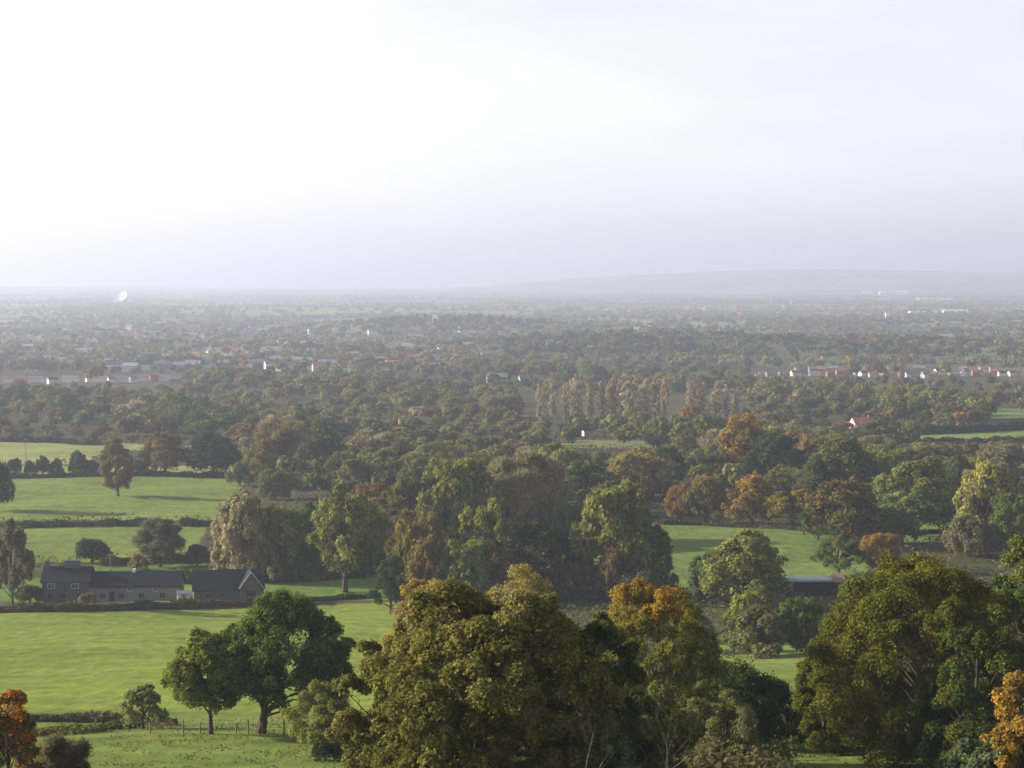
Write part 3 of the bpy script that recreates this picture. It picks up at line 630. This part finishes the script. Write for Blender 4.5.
MB().prism([(0, -.3), (1.8, -.3), (1.8, 2.3), (0, 1.9)], -1.4, 1.4).build('wall', CREAM, o); MB().slab(-1.6, 1.6, -.2, 1.9, 2.0, 2.36, .1).build('roof', ASBEST, o); MB().box(-.4, .4, -.04, .01, -.1, 1.8).build('door', WOODM, o)
def pole(x, yb, yt, label):
    b = P(x, yb); h = (yb-yt)/F*b.y; o = empty('telegraph_pole', b, .3); tag(o, label, 'pole')
    MB().tube([(0, 0, -.3), (0, 0, h)], [.14, .1], 8).build('shaft', WOODM, o); c = MB().box(-.8, .8, -.06, .06, h-.6, h-.45).build('crossarm', WOODM, o)
    for s in (-.6, -.2, .2, .6): MB().tube([(s, 0, h-.45), (s, 0, h-.28)], [.05, .04], 6).build('insulator', WHITE, c)
pole(26, 466, 438, 'telegraph pole on the hedge line left of the pale field'); pole(110.5, 576, 553, 'dark telegraph pole rising behind the farmhouse roof')
pole(119, 431, 411, 'pale telegraph pole in the wood beyond the pale field')
def longshed():
    b = P(800, 596); k = b.y/F; o = empty('long_shed', b, math.radians(2)); tag(o, 'long low dark shed with pale blue-grey roof among the trees', 'shed')
    x0, x1 = -33*k, 33*k
    MB().box(x0, x1, 0, 5, -.5, 3.1).build('wall', TAR, o); MB().slab(x0-.3, x1+.1, -.4, 3.12, 5.4, 3.3, .18).build('roof', ASBEST, o)
    for i in range(7): MB().box(x0+1.0+i*2.1, x0+2.2+i*2.1, -.05, .02, 1.5, 2.5).build('window', GLASS, o)
    e = MB().prism([(-.4, -.5), (5.2, -.5), (5.2, 3.2), (2.4, 4.7), (-.4, 3.2)], x1+.15, x1+2.6).build('end_block', TAR, o)
    MB().slab(x1+.1, x1+2.8, -.7, 3.05, 2.4, 4.75, .16).slab(x1+.1, x1+2.8, 2.4, 4.75, 5.5, 3.05, .16).build('end_roof', PINKTILE, o)
    MB().box(x1+2.7, x1+8, .5, 4, -.5, 2.6).build('lean_to', TAR, o); MB().box(x1+1.2, x1+2.1, -.46, -.39, -.2, 1.9).build('door', WOODM, o)
longshed()
# fence and hurdle
def fence():
    xs = [150, 183, 200, 212, 236, 248, 262, 284, 300, 318]; pts = [P(x, 733.5+(x-150)*.004) for x in xs]; o = empty('wire_fence', pts[0]); tag(o, 'wire fence with wooden posts running under the oak', 'fence')
    for i, p in enumerate(pts):
        q = p-pts[0]; h = 1.25 if i % 2 else .95; m = MB().tube([q+Vector((0, 0, -.3)), q+Vector((.02, 0, h))], [.075, .065], 7).build('post', WOODM, o)
    for z in (.3, .6, .88): MB().tube([p-pts[0]+Vector((0, 0, z)) for p in pts], [.014]*len(pts), 4).build('wire', WIRE, o)
fence()
def hurdle():
    b = P(727, 658); o = empty('wooden_hurdle', b, .5); tag(o, 'small pale wooden hurdle leaning in the grass clearing', 'hurdle'); o.rotation_euler = (.3, .35, .5)
    for z in (.15, .5, .85, 1.2): MB().box(-1.1, 1.1, -.03, .03, z, z+.11).build('rail', PALEBARK, o)
    for x in (-1.05, 0, 1.05): MB().box(x-.06, x+.06, -.09, -.03, -.3, 1.4).build('post', PALEBARK, o)
hurdle()
# simple far houses, shared meshes
def housekit(L, W, eave, ridge, wall, roof, ch=True, gw=None):
    a = MB().prism([(-W/2, -3), (W/2, -3), (W/2, eave), (0, ridge), (-W/2, eave)], -L/2, L/2).mesh('wall'); a.materials.append(wall)
    s = (ridge-eave)/(W/2); r = MB().slab(-L/2-.3, L/2+.3, -W/2-.35, eave-.35*s+.05, 0, ridge+.05, .25).slab(-L/2-.3, L/2+.3, 0, ridge+.05, W/2+.35, eave-.35*s+.05, .25).mesh('roof'); r.materials.append(roof)
    c = MB().box(L*.3, L*.3+.9, -.45, .45, ridge-.5, ridge+1.4).mesh('chimney'); c.materials.append(BRICK)
    w = MB()
    for i in range(3):
        for z in (1.0, 3.4): w.box(-L/2+L*(i+.5)/3-.6, -L/2+L*(i+.5)/3+.6, -W/2-.05, -W/2+.02, z, z+1.2)
    g = w.mesh('windows'); g.materials.append(GLASS)
    return a, r, c, g
HWHITE = plain('faded_white', (.52, .51, .49), .8, .1, 1)
KIT = {'white': housekit(9, 6.5, 4.6, 7.6, HWHITE, GREYTILE), 'brick': housekit(10, 7.5, 5, 7.8, BRICK, REDTILE), 'cream': housekit(11, 7.5, 5, 7.6, CREAM, REDTILE), 'terrace': housekit(18, 7, 4.6, 7, CREAM, GREYTILE), 'grey': housekit(14, 8, 5, 7.6, STONE, GREYTILE), 'slate': housekit(12, 8, 5, 8, HWHITE, SLATE)}
def house(kind, p, rz, label, group=None, sc=1.0, parts=True, name='house'):
    a, r, c, g = KIT[kind]; o = empty(name, p, rz, (sc, sc, sc)); tag(o, label, 'house', group)
    link('wall', a, None, o); ro = link('roof', r, None, o)
    if parts: link('chimney', c, None, ro)
    if parts and sc > .9: link('window_row', g, None, o)
    return o
# white gables on the left, with low terraces between them
D1 = P(60, 383).y
for i, (x, kind, rz, lab) in enumerate(((7,'cream',.1,'pinkish house at the left end of the far white-gabled row'),(20,'brick',0,'red-roofed house second in the far white-gabled row'),(52,'slate',0.57,'dull white gable next to the red-roofed far house'),
        (89,'white',0.57,'white gable above a red roof in the far row'),(111,'white',0.60,'bright white gable in the middle of the far row'),(133,'white',0.57,'broad white gable right of the middle of the far row'),(153,'brick',0.57,'orange-red gable of the far white-gabled row'),(175,'grey',.1,'grey house ending the far white-gabled row'))):
    house(kind, at(x, D1+18*math.sin(i*2.4)), rz, lab, 'houses of the far white-gabled row', .72)
for i, (x, lab) in enumerate(((36,'grey roofed terrace between red-roofed house and dull white gable'),(70,'grey terrace left of the red-topped white gable'),(100,'grey terrace between two bright white gables'),(122,'grey terrace left of the broad white gable'),(143,'grey terrace left of the orange-red gable'),(164,'grey terrace right of the orange-red gable'))):
    house('terrace', at(x, D1+14+9*math.sin(i*1.7)), .02+.1*math.sin(i*5), lab, 'terraces of the far white-gabled row', .78, name='terrace')
# village on the right
for i, (x, y, kind, rz, lab) in enumerate(((760,377,'grey',.2,'pale house at the left end of the right-hand village row'),(785,375,'brick',.9,'orange-red house with pale side in the village row'),(783,380,'cream',.3,'cream house below the orange-red village house'),
        (815,374,'terrace',.05,'long pale terrace left of the red-roofed village houses'),(830,373,'brick',.0,'red-roofed house right of the long pale terrace'),(848,373,'brick',.1,'red-roofed house with bluish wall in the village row'),(862,374,'slate',.6,'dark slate house in the village row'),(873,374,'cream',.2,'tan house near the tall rusty poplar'),
        (884,375,'brick',.4,'red house just left of the tall rusty poplar'),(908,375,'white',0.57,'small white gable just right of the tall rusty poplar'),(924,375,'white',0.60,'narrow white gable second right of the poplar'),(939,374,'slate',0.60,'white gable under dark slate roof in the village'),
        (965,374,'white',0.60,'largest bright white gable of the village'),(979,372,'white',0.57,'tall white gable right of the largest one'),(990,371,'white',0.60,'twin white gable near the right border'),(1002,374,'slate',.3,'bluish slate-roofed house near the right border'),(1012,373,'cream',.2,'cream house at the right end of the village row'))):
    house(kind, P(x, y+2+1.6*math.sin(i*2.1)), rz+.25*math.sin(i*3.3), lab, 'houses of the village row', (.6+.08*(i % 3)) if x != 965 else .95)
rv = random.Random(4); vl = {'cream': 'cream house with red roof', 'brick': 'red brick house', 'grey': 'grey stone house', 'terrace': 'low pale terrace'}
for i in range(26):
    x = 764+i*9.6+rv.uniform(-3, 3); k = rv.choice(list(vl)); side = 'left of the tall rusty poplar' if x < 896 else 'right of the tall rusty poplar'
    house(k, P(x, 375.5+rv.uniform(-3.5, 2.5)), rv.uniform(-.5, .5), f'{vl[k]} crowded into the village row {side}', f'{vl[k]}s crowded into the village {side}', rv.uniform(.6, .85))
# single houses in the wood
house('cream', P(588, 436), .3, 'cream-walled house half hidden in the wood by the tan field', None, .5)
house('brick', P(407, 430), .2, 'orange-roofed house in the wood left of the poplars', None, .9)
house('cream', P(862, 432), .2, 'pinkish roofed house in the wood left of the sunlit right field', None, 1)
house('white', P(895, 442), .6, 'small white cottage at the corner of the sunlit right field', None, .7)
house('grey', P(497, 384), .1, 'pale long house at the wood edge left of the poplars', None, 1.2); house('white', P(524, 384), .3, 'white house at the wood edge beside the pale long house', None, 1)
# ------------------------------------------------------------------ fill of the wood: trees in belts
rng = random.Random(21); FILL = []
hand = [(p.location.x, p.location.y, p.scale.x) for p in TREES]
PAL = {'olive': ('olive', 'oliveL'), 'dark green': ('dkgreen', 'olive'), 'rust-brown': ('rustD', 'rust'), 'grey-brown': ('twig', 'tan'), 'green': ('green', 'grey'), 'tan': ('tan', 'oliveL'), 'orange': ('rust', 'orange'), 'pinkish brown': ('twig', 'pink'), 'blackish green': ('dark', 'dkgreen')}
PW = [32, 18, 13, 8, 10, 9, 1.5, 3, 4]
VISF = [FIELDS[i][0] for i in (4, 5, 6, 7, 8, 9, 11, 12)]+[[(-5, 376), (185, 376), (185, 382), (-5, 382)], [(752, 371), (1024, 370), (1024, 375), (752, 376)], [(528, 394), (742, 396), (742, 415), (528, 415)]]
def blocked(x, y): return any(bool(poly_in([x], [y], p)[0]) for p in VISF)
d = 640.0
while d < 1900:
    drop = float(_drop(d)); pxs = 30 if d < 800 else 26 if d < 1100 else 21; x = -60+rng.uniform(0, 25)
    while x < 1085:
        h = rng.uniform(6, 18)*(.85+.3*math.sin(x/67+d/90)); h *= .86; R = h*rng.uniform(.46, .7); dd = d+rng.uniform(-12, 12); p = at(x, dd); sx, sy, dep = project(p); hp = h/dep*F
        top = sy-hp; ok = not (blocked(x, sy) or blocked(x, sy-hp*.5) or blocked(x, top+hp*.1) or blocked(x-R/dep*F*.8, top+hp*.25) or blocked(x+R/dep*F*.8, top+hp*.25))
        if x < 245 and sy > 443: ok = False
        if sy > 492: ok = ok and 300 < x < 900
        if ok and all((p.x-a)**2+((p.y-b)*.6)**2 > (.7*(R+c))**2 for a, b, c in hand):
            FILL.append((hp*R, p, h, R, x, sy))
        x += pxs*rng.uniform(.65, 1.25)
    d *= 1.0+.028*rng.uniform(.8, 1.2)
FILL.sort(key=lambda t: -t[0])
NIND = 300-len(TREES)-30
def zone(x, y):
    if y > 455: return 'in the near wood beside the green fields' if x < 420 else 'in the near wood behind the central trees' if x < 620 else 'in the dark wood behind the paddock row' if x < 860 else 'in the near wood at the right border'
    if y > 425: return 'in the wood beyond the pale far field' if x < 220 else 'in the broad wood right of the green fields' if x < 380 else 'in the broad wood before the poplars' if x < 560 else 'in the wood around the tan field' if x < 740 else 'in the wood left of the sunlit right field' if x < 890 else 'in the wood about the sunlit right field'
    if y > 398: return 'in the far wood below the white-gabled row' if x < 200 else 'in the far wood behind the orange-roofed house' if x < 430 else 'in the far wood among the poplars' if x < 700 else 'in the far wood below the village row' if x < 880 else 'in the far wood above the sunlit right field'
    return 'just below the white-gabled row' if x < 200 else 'on the farthest edge of the wood before the town' if x < 500 else 'on the wood edge behind the poplars' if x < 740 else 'just below the village row'
def massverts(p, h, R, cols, rng2, nl, leaf, squash=1.0):
    n = nl; d = rng2.normal(size=(n, 3)); d /= np.linalg.norm(d, axis=1)[:, None]; d[:, 2] = np.where(d[:, 2] < -.3, -d[:, 2], d[:, 2])
    k = 7; L = rng2.normal(size=(k, 3)); L /= np.linalg.norm(L, axis=1)[:, None]; L *= np.array([.55, .55, .5]); i = rng2.integers(0, k, n)
    pos = (L[i]+d*rng2.uniform(.42, .56, n)[:, None])*np.array([R, R, h*.42])+np.array([0, 0, h*.56])+np.array(p)
    nrm = d+rng2.normal(size=(n, 3))*.45; nrm /= np.linalg.norm(nrm, axis=1)[:, None]
    ax = np.cross(nrm, rng2.normal(size=(n, 3))); ax /= np.linalg.norm(ax, axis=1)[:, None]; sd = np.cross(nrm, ax); s = leaf*rng2.uniform(.6, 1.15, n)[:, None]
    V = np.stack([pos-ax*s, pos+sd*s*.7, pos+ax*s, pos-sd*s*.7], 1).reshape(-1, 3)
    a, b = np.array(tint(cols[0])), np.array(tint(cols[1])); w = rng2.random(k)[i][:, None]; return V, np.repeat((a*(1-w)+b*w)*rng2.uniform(.85, 1.15), 4, 0)
classes = {}
rng2 = np.random.default_rng(8); MV = []; MC = []
keys = list(PAL)
for n, (s, p, h, R, x, sy) in enumerate(FILL):
    u1 = math.sin(p.x/61+p.y/140+1)+math.sin(p.y/88-p.x/170); u2 = math.sin(p.x/43-p.y/120+2)+math.sin(p.y/61+p.x/110)
    key = rng.choices(keys, [PW[0]*(1.6+u1), PW[1]*max(.1, 1.2-u1), PW[2]*(1.3+.5*u2), PW[3]*max(.15, .8-u2), PW[4]*max(.2, 1+u2*.8), PW[5]*max(.3, 1+.6*u1), PW[6]*max(.1, .8-u2), PW[7]*max(.2, 1+u2*.6), PW[8]*max(.1, 1-u1*1.2)])[0]
    if n < NIND and -10 < x < 1034:
        shape = 'twig' if key in ('grey-brown', 'pinkish brown') and rng.random() < .7 else rng.choice(('oak', 'dome', 'dome', 'tall'))
        a, b = PAL[key]; dd = p.y; o = tree(x, sy, sy-h/dd*F, R/dd*F, shape, a, b, .25, 'x', None, None, p, 'mid' if dd < 800 else 'far')
        word = {'twig': 'leafless', 'oak': 'rounded', 'dome': 'broad domed', 'tall': 'tall-crowned', 'open': 'loose-crowned'}[shape]
        classes.setdefault((key, word, zone(x, sy)), []).append((h/dd, o))
    else:
        V, C = massverts(p, h, R, PAL[key], rng2, 420, 1.0+p.y/2400); MV.append(V); MC.append(C)
rank = ['tallest', 'second tallest', 'third tallest', 'fourth tallest', 'fifth tallest', 'sixth tallest']
for (key, word, zn), L in classes.items():
    L.sort(key=lambda t: -t[0]); base = f'{key} {word} tree {zn}'
    for i, (hh, o) in enumerate(L):
        if len(L) == 1: o['label'] = base
        elif len(L) == 2: o['label'] = ('taller ', 'shorter ')[i]+base
        elif len(L) <= 6: o['label'] = rank[i]+' '+base
        else: o['label'] = base
        o['group'] = 'trees of the wood behind the fields'
# ------------------------------------------------------------------ the plain: hedgerow trees, copses, town
def inview(X, Y): return abs(X/Y) < .30
cnt = 0; r3 = random.Random(77)
def add_far(X, Y, h, R, cols, nl, leaf):
    MV_, C = massverts((X, Y, float(height(X, Y))), h, R, cols, rng2, nl, leaf); FV.append(MV_); FC.append(C)
FV = []; FC = []; tk = list(PAL.values())
# wooded rise
DKP = [('dkgreen', 'olive'), ('dkgreen', 'twigD'), ('dark', 'dkgreen'), ('dkgreen', 'holly'), ('twigD', 'olive'), ('dkgreen', 'rustD')]
for cx, cy, sx, sy, n in ((230, 2330, 210, 150, 800), (-110, 3380, 120, 160, 380), (640, 2600, 170, 90, 240)):
    for i in range(n):
        X = cx+r3.uniform(-2.1, 2.1)*sx; Y = cy+r3.uniform(-1.9, 1.3)*sy
        if inview(X, Y) and r3.random() < math.exp(-.35*((X-cx)/sx)**2)*(.7+.5*math.sin(X/47+Y/90)): add_far(X, Y, r3.uniform(8, 17), r3.uniform(6, 11), r3.choice(DKP), 70, 2.1)
# rows and copses
def rowline(n, d0, d1):
    for i in range(n):
        Y0_ = math.exp(r3.uniform(math.log(d0), math.log(d1))); X0 = r3.uniform(-.29, .29)*Y0_; L = r3.uniform(60, 260)*(1+Y0_/9000); a = r3.choice((.12, -.1, .3, 1.8))+r3.gauss(0, .15); m = int(L/11/(1+Y0_/7000)); nl = 40 if Y0_ < 4500 else 22
        cc = r3.choices(tk, PW)[0]
        for j in range(m):
            X = X0+math.cos(a)*L*(j/m-.5)+r3.gauss(0, 4); Y = Y0_+math.sin(a)*L*(j/m-.5)+r3.gauss(0, 4)
            if Y > 1880 and inview(X, Y): add_far(X, Y, r3.uniform(6, 13), r3.uniform(4, 8)*(1+Y/16000), cc if r3.random() < .6 else r3.choices(tk, PW)[0], nl, 2.2+Y/4500)
def copse(n, d0, d1):
    for i in range(n):
        Y0_ = math.exp(r3.uniform(math.log(d0), math.log(d1))); X0 = r3.uniform(-.29, .29)*Y0_; s = r3.uniform(30, 110)*(1+Y0_/8000); m = int(r3.uniform(8, 26)); nl = 40 if Y0_ < 4500 else 24
        cc = r3.choices(tk, PW)[0]
        for j in range(m):
            X = X0+r3.gauss(0, s); Y = Y0_+r3.gauss(0, s*.6)
            if Y > 1880 and inview(X, Y): add_far(X, Y, r3.uniform(8, 15), r3.uniform(5, 9)*(1+Y/16000), cc if r3.random() < .6 else r3.choices(tk, PW)[0], nl, 2.2+Y/4500)
rowline(230, 1900, 4500); rowline(300, 4500, 14000); copse(75, 1900, 4500); copse(110, 4500, 14000)
def stuff(name, VV, CC, label):
    V = np.concatenate(VV); me = np_mesh(name, V, np.arange(len(V)).reshape(-1, 4)); vattr(me, 'tint', np.concatenate(CC), 'FLOAT_COLOR'); tag(link(name, me, MASS), label, None, None, 'stuff')
if MV: stuff('wood', MV, MC, 'further tree tops of the wood before the town')
stuff('far_woods', FV, FC, 'hazy woods, copses and hedgerow trees over the plain')
# town houses, small and hazy
spots = []
for i in range(600):
    z = r3.random()
    if z < .62: px, py = r3.gauss(210, 130), r3.uniform(328, 372)
    elif z < .8: px, py = r3.gauss(430, 60), r3.uniform(345, 374)
    else: px, py = r3.uniform(560, 1020), r3.uniform(300, 345)
    if 0 < px < 1020 and not (500 < px < 940 and py > 318) and len(spots) < 285: spots.append((px, py))
where = lambda x, y: ('in the hazy town on the left' if x < 170 else 'in the hazy town above the broad wood' if x < 330 else 'in the hazy town left of the wooded rise' if x < 540 else 'on the plain beyond the wooded rise')
kn = {'white': 'white gabled house', 'brick': 'red brick house', 'cream': 'cream walled house', 'terrace': 'long grey-roofed terrace', 'grey': 'stone house with grey roof', 'slate': 'white house with slate roof'}
for px, py in spots:
    k = r3.choices(list(kn), [3, 2.5, 3, 9, 12, 2])[0]; p = P(px, py); w = where(px, py)
    house(k, p, r3.uniform(-.4, .4)+(1.5 if r3.random() < .25 else 0), kn[k]+' '+w, kn[k]+'s '+w, 1.0+p.y/11000, False, 'town_house')
# ------------------------------------------------------------------ far landmarks
def telescope():
    p = at(123, 7500); o = empty('radio_telescope', p, .3); tag(o, 'white radio telescope dish far off in the haze on the left horizon', 'telescope'); R = 23
    V = []; Fc = []; nr, na = 7, 24
    for i in range(nr+1):
        r = R*i/nr
        for j in range(na): a = 2*math.pi*j/na; V.append((r*math.cos(a), r*math.sin(a), r*r/R*.25))
    for i in range(nr):
        for j in range(na): Fc.append((i*na+j, i*na+(j+1) % na, (i+1)*na+(j+1) % na, (i+1)*na+j))
    V = np.array(V); me = np_mesh('dish', np.concatenate([V, V-np.array([0, 0, 1.5])]), np.concatenate([np.array(Fc), np.array(Fc)[:, ::-1]+len(V)]), True)
    dsh = link('dish', me, WHITE, o, (0, 0, 20)); dsh.rotation_euler = (math.radians(34), math.radians(-46), 0)
    for s in (-1, 1): MB().tube([(s*28-6, -9, -2), (s*25, 0, 22)], [2, 1.5], 6).tube([(s*28+6, 9, -2), (s*25, 0, 22)], [2, 1.5], 6).tube([(s*27-3, -4, 11), (s*27+3, 4, 11)], [1, 1], 6).build('tower', METAL, o)
    MB().tube([(-25, 0, 21), (25, 0, 21)], [1.6, 1.6], 6).build('axle', METAL, o)
telescope()
def shed(x0, x1, d, h, label, W=60, mat=METAL):
    a, b = at(x0, d), at(x1, d); L = b.x-a.x; o = empty('warehouse', (a+b)/2); tag(o, label, 'warehouse')
    MB().prism([(0, -8), (W, -8), (W, h), (W/2, h*1.25), (0, h)], -L/2, L/2).build('wall', mat, o); MB().slab(-L/2-1, L/2+1, -1, h-.2, W/2, h*1.26, .6).slab(-L/2-1, L/2+1, W/2, h*1.26, W+1, h-.2, .6).build('roof', mat, o)
    MB().box(-L*.3, -L*.2, -.3, .1, 0, h*.6).build('loading_door', GREYTILE, o)
shed(880, 908, 11300, 16, 'long white warehouse far off below the hills on the right'); shed(864, 873, 11500, 12, 'small white warehouse left of the long far one')
shed(920, 952, 8200, 7, 'low white sheds under the long far warehouse'); shed(910, 924, 5200, 7, 'white flat works building on the plain at right', 30); shed(944, 968, 5400, 6, 'low pale works building right of the white flat one', 30)
def tower(x, y, h, w, label):
    p = P(x, y); o = empty('tower', p); tag(o, label, 'tower'); MB().box(-w/2, w/2, -w/2, w/2, -4, h).build('shaft', WHITE, o); MB().box(-w/2-.6, w/2+.6, -w/2-.6, w/2+.6, h, h+1.5).build('cap', METAL, o); MB().box(-w/3, w/3, -w/2-.1, -w/2+.05, h*.3, h*.7).build('window', GLASS, o)
tower(435, 326, 18, 9, 'small bright white tower above the wooded rise'); tower(887, 322, 18, 7, 'slim white tower beside the works on the plain'); tower(636, 334, 10, 9, 'white tower block on top of the wooded rise')
# ------------------------------------------------------------------ haze
def haze():
    m, nt, out = newmat('haze'); v = N(nt, 'ShaderNodeVolumePrincipled'); v.inputs['Color'].default_value = (.635, .655, .80, 1); v.inputs['Density'].default_value = 1.5e-4; v.inputs['Anisotropy'].default_value = .36
    v.inputs['Density Attribute'].default_value = ''
    nt.links.new(v.outputs[0], out.inputs['Volume'])
    try: m.cycles.homogeneous_volume = True
    except Exception: pass
    tag(MB().box(-30000, 30000, -300, 19500, -12, 330).build('haze', m), 'pale autumn haze lying over the plain', None, None, 'stuff')
haze()
# ------------------------------------------------------------------ light
EL, AZ = math.radians(20), math.radians(-80)
sd = Vector((math.sin(AZ)*math.cos(EL), math.cos(AZ)*math.cos(EL), math.sin(EL)))
sl = bpy.data.lights.new('sun', 'SUN'); sl.energy = 5.0; sl.angle = math.radians(.5); sl.color = (1, .935, .825)
so = bpy.data.objects.new('sun', sl); COL.objects.link(so); so.rotation_euler = sd.to_track_quat('Z', 'Y').to_euler(); so.location = sd*300
W = bpy.data.worlds.new('World'); SC.world = W; W.use_nodes = True; nt = W.node_tree; nt.nodes.clear()
out = N(nt, 'ShaderNodeOutputWorld'); bg = N(nt, 'ShaderNodeBackground'); bg.inputs['Strength'].default_value = .095
sky = N(nt, 'ShaderNodeTexSky', sky_type='NISHITA'); sky.sun_disc = False; sky.sun_elevation = EL; sky.sun_rotation = AZ % (2*math.pi); sky.altitude = 100; sky.air_density = 1; sky.dust_density = 1.3; sky.ozone_density = 1
tc = N(nt, 'ShaderNodeTexCoord'); mp = N(nt, 'ShaderNodeMapping'); mp.inputs['Scale'].default_value = (1.6, 1.6, 6.5); nt.links.new(tc.outputs['Generated'], mp.inputs[0])
no = N(nt, 'ShaderNodeTexNoise'); no.inputs['Scale'].default_value = 3.4; no.inputs['Detail'].default_value = 9; no.inputs['Roughness'].default_value = .55; no.inputs['Distortion'].default_value = .4; nt.links.new(mp.outputs[0], no.inputs['Vector'])
mr = N(nt, 'ShaderNodeMapRange'); mr.inputs[1].default_value = .35; mr.inputs[2].default_value = .75; mr.inputs[3].default_value = .78; mr.inputs[4].default_value = .95; nt.links.new(no.outputs[0], mr.inputs[0])
# thin veil of cloud: as bright as the sky behind it, but white instead of blue
bw = N(nt, 'ShaderNodeRGBToBW'); nt.links.new(sky.outputs[0], bw.inputs[0])
wisp = mathn(nt, 'MULTIPLY_ADD', no.outputs[0], .22); nt.nodes[-1].inputs[2].default_value = .9
nv = N(nt, 'ShaderNodeVectorMath', operation='DOT_PRODUCT'); nt.links.new(tc.outputs['Generated'], nv.inputs[0]); nv.inputs[1].default_value = sd
glow = mathn(nt, 'MULTIPLY_ADD', mathn(nt, 'POWER', mathn(nt, 'MAXIMUM', nv.outputs['Value'], 0.0), 1.5), .3); nt.nodes[-1].inputs[2].default_value = 1.0
lum = mathn(nt, 'MULTIPLY', mathn(nt, 'MULTIPLY', bw.outputs[0], 1.52), glow)
lum = mathn(nt, 'MULTIPLY', lum, wisp)
veil = mixc(nt, 1.0, mixc(nt, mathn(nt, 'MULTIPLY', nv.outputs['Value'], 1.9, True), (.95, .945, 1.06), (1.02, .995, .97)), lum, 'MULTIPLY')
sz = N(nt, 'ShaderNodeSeparateXYZ'); nt.links.new(tc.outputs['Generated'], sz.inputs[0])
lo = N(nt, 'ShaderNodeMapRange', interpolation_type='SMOOTHSTEP'); lo.inputs[1].default_value = .3; lo.inputs[2].default_value = .75; lo.inputs[3].default_value = 1; lo.inputs[4].default_value = .12; nt.links.new(sz.outputs[2], lo.inputs[0])
c = mixc(nt, mathn(nt, 'MULTIPLY', mr.outputs[0], lo.outputs[0]), sky.outputs[0], veil)
nt.links.new(c, bg.inputs['Color']); nt.links.new(bg.outputs[0], out.inputs['Surface'])
# ------------------------------------------------------------------ camera and render
cam = bpy.data.cameras.new('camera'); cam.sensor_width = 36; cam.angle = math.radians(30); cam.clip_end = 60000; cam.clip_start = .5
co = bpy.data.objects.new('camera', cam); COL.objects.link(co); co.location = (0, 0, ZC); co.rotation_euler = (math.pi/2-PITCH, 0, 0); SC.camera = co
SC.render.engine = 'CYCLES'; cy = SC.cycles; cy.max_bounces = 5; cy.diffuse_bounces = 3; cy.transmission_bounces = 3; cy.volume_bounces = 1; cy.transparent_max_bounces = 8
cy.use_denoising = True; cy.sample_clamp_indirect = 8
vs = SC.view_settings; vs.view_transform = 'Standard'; vs.look = 'None'; vs.exposure = 1.0; vs.gamma = 1
print('TREES', len(TREES), 'FILL', len(FILL), 'far', len(FV))
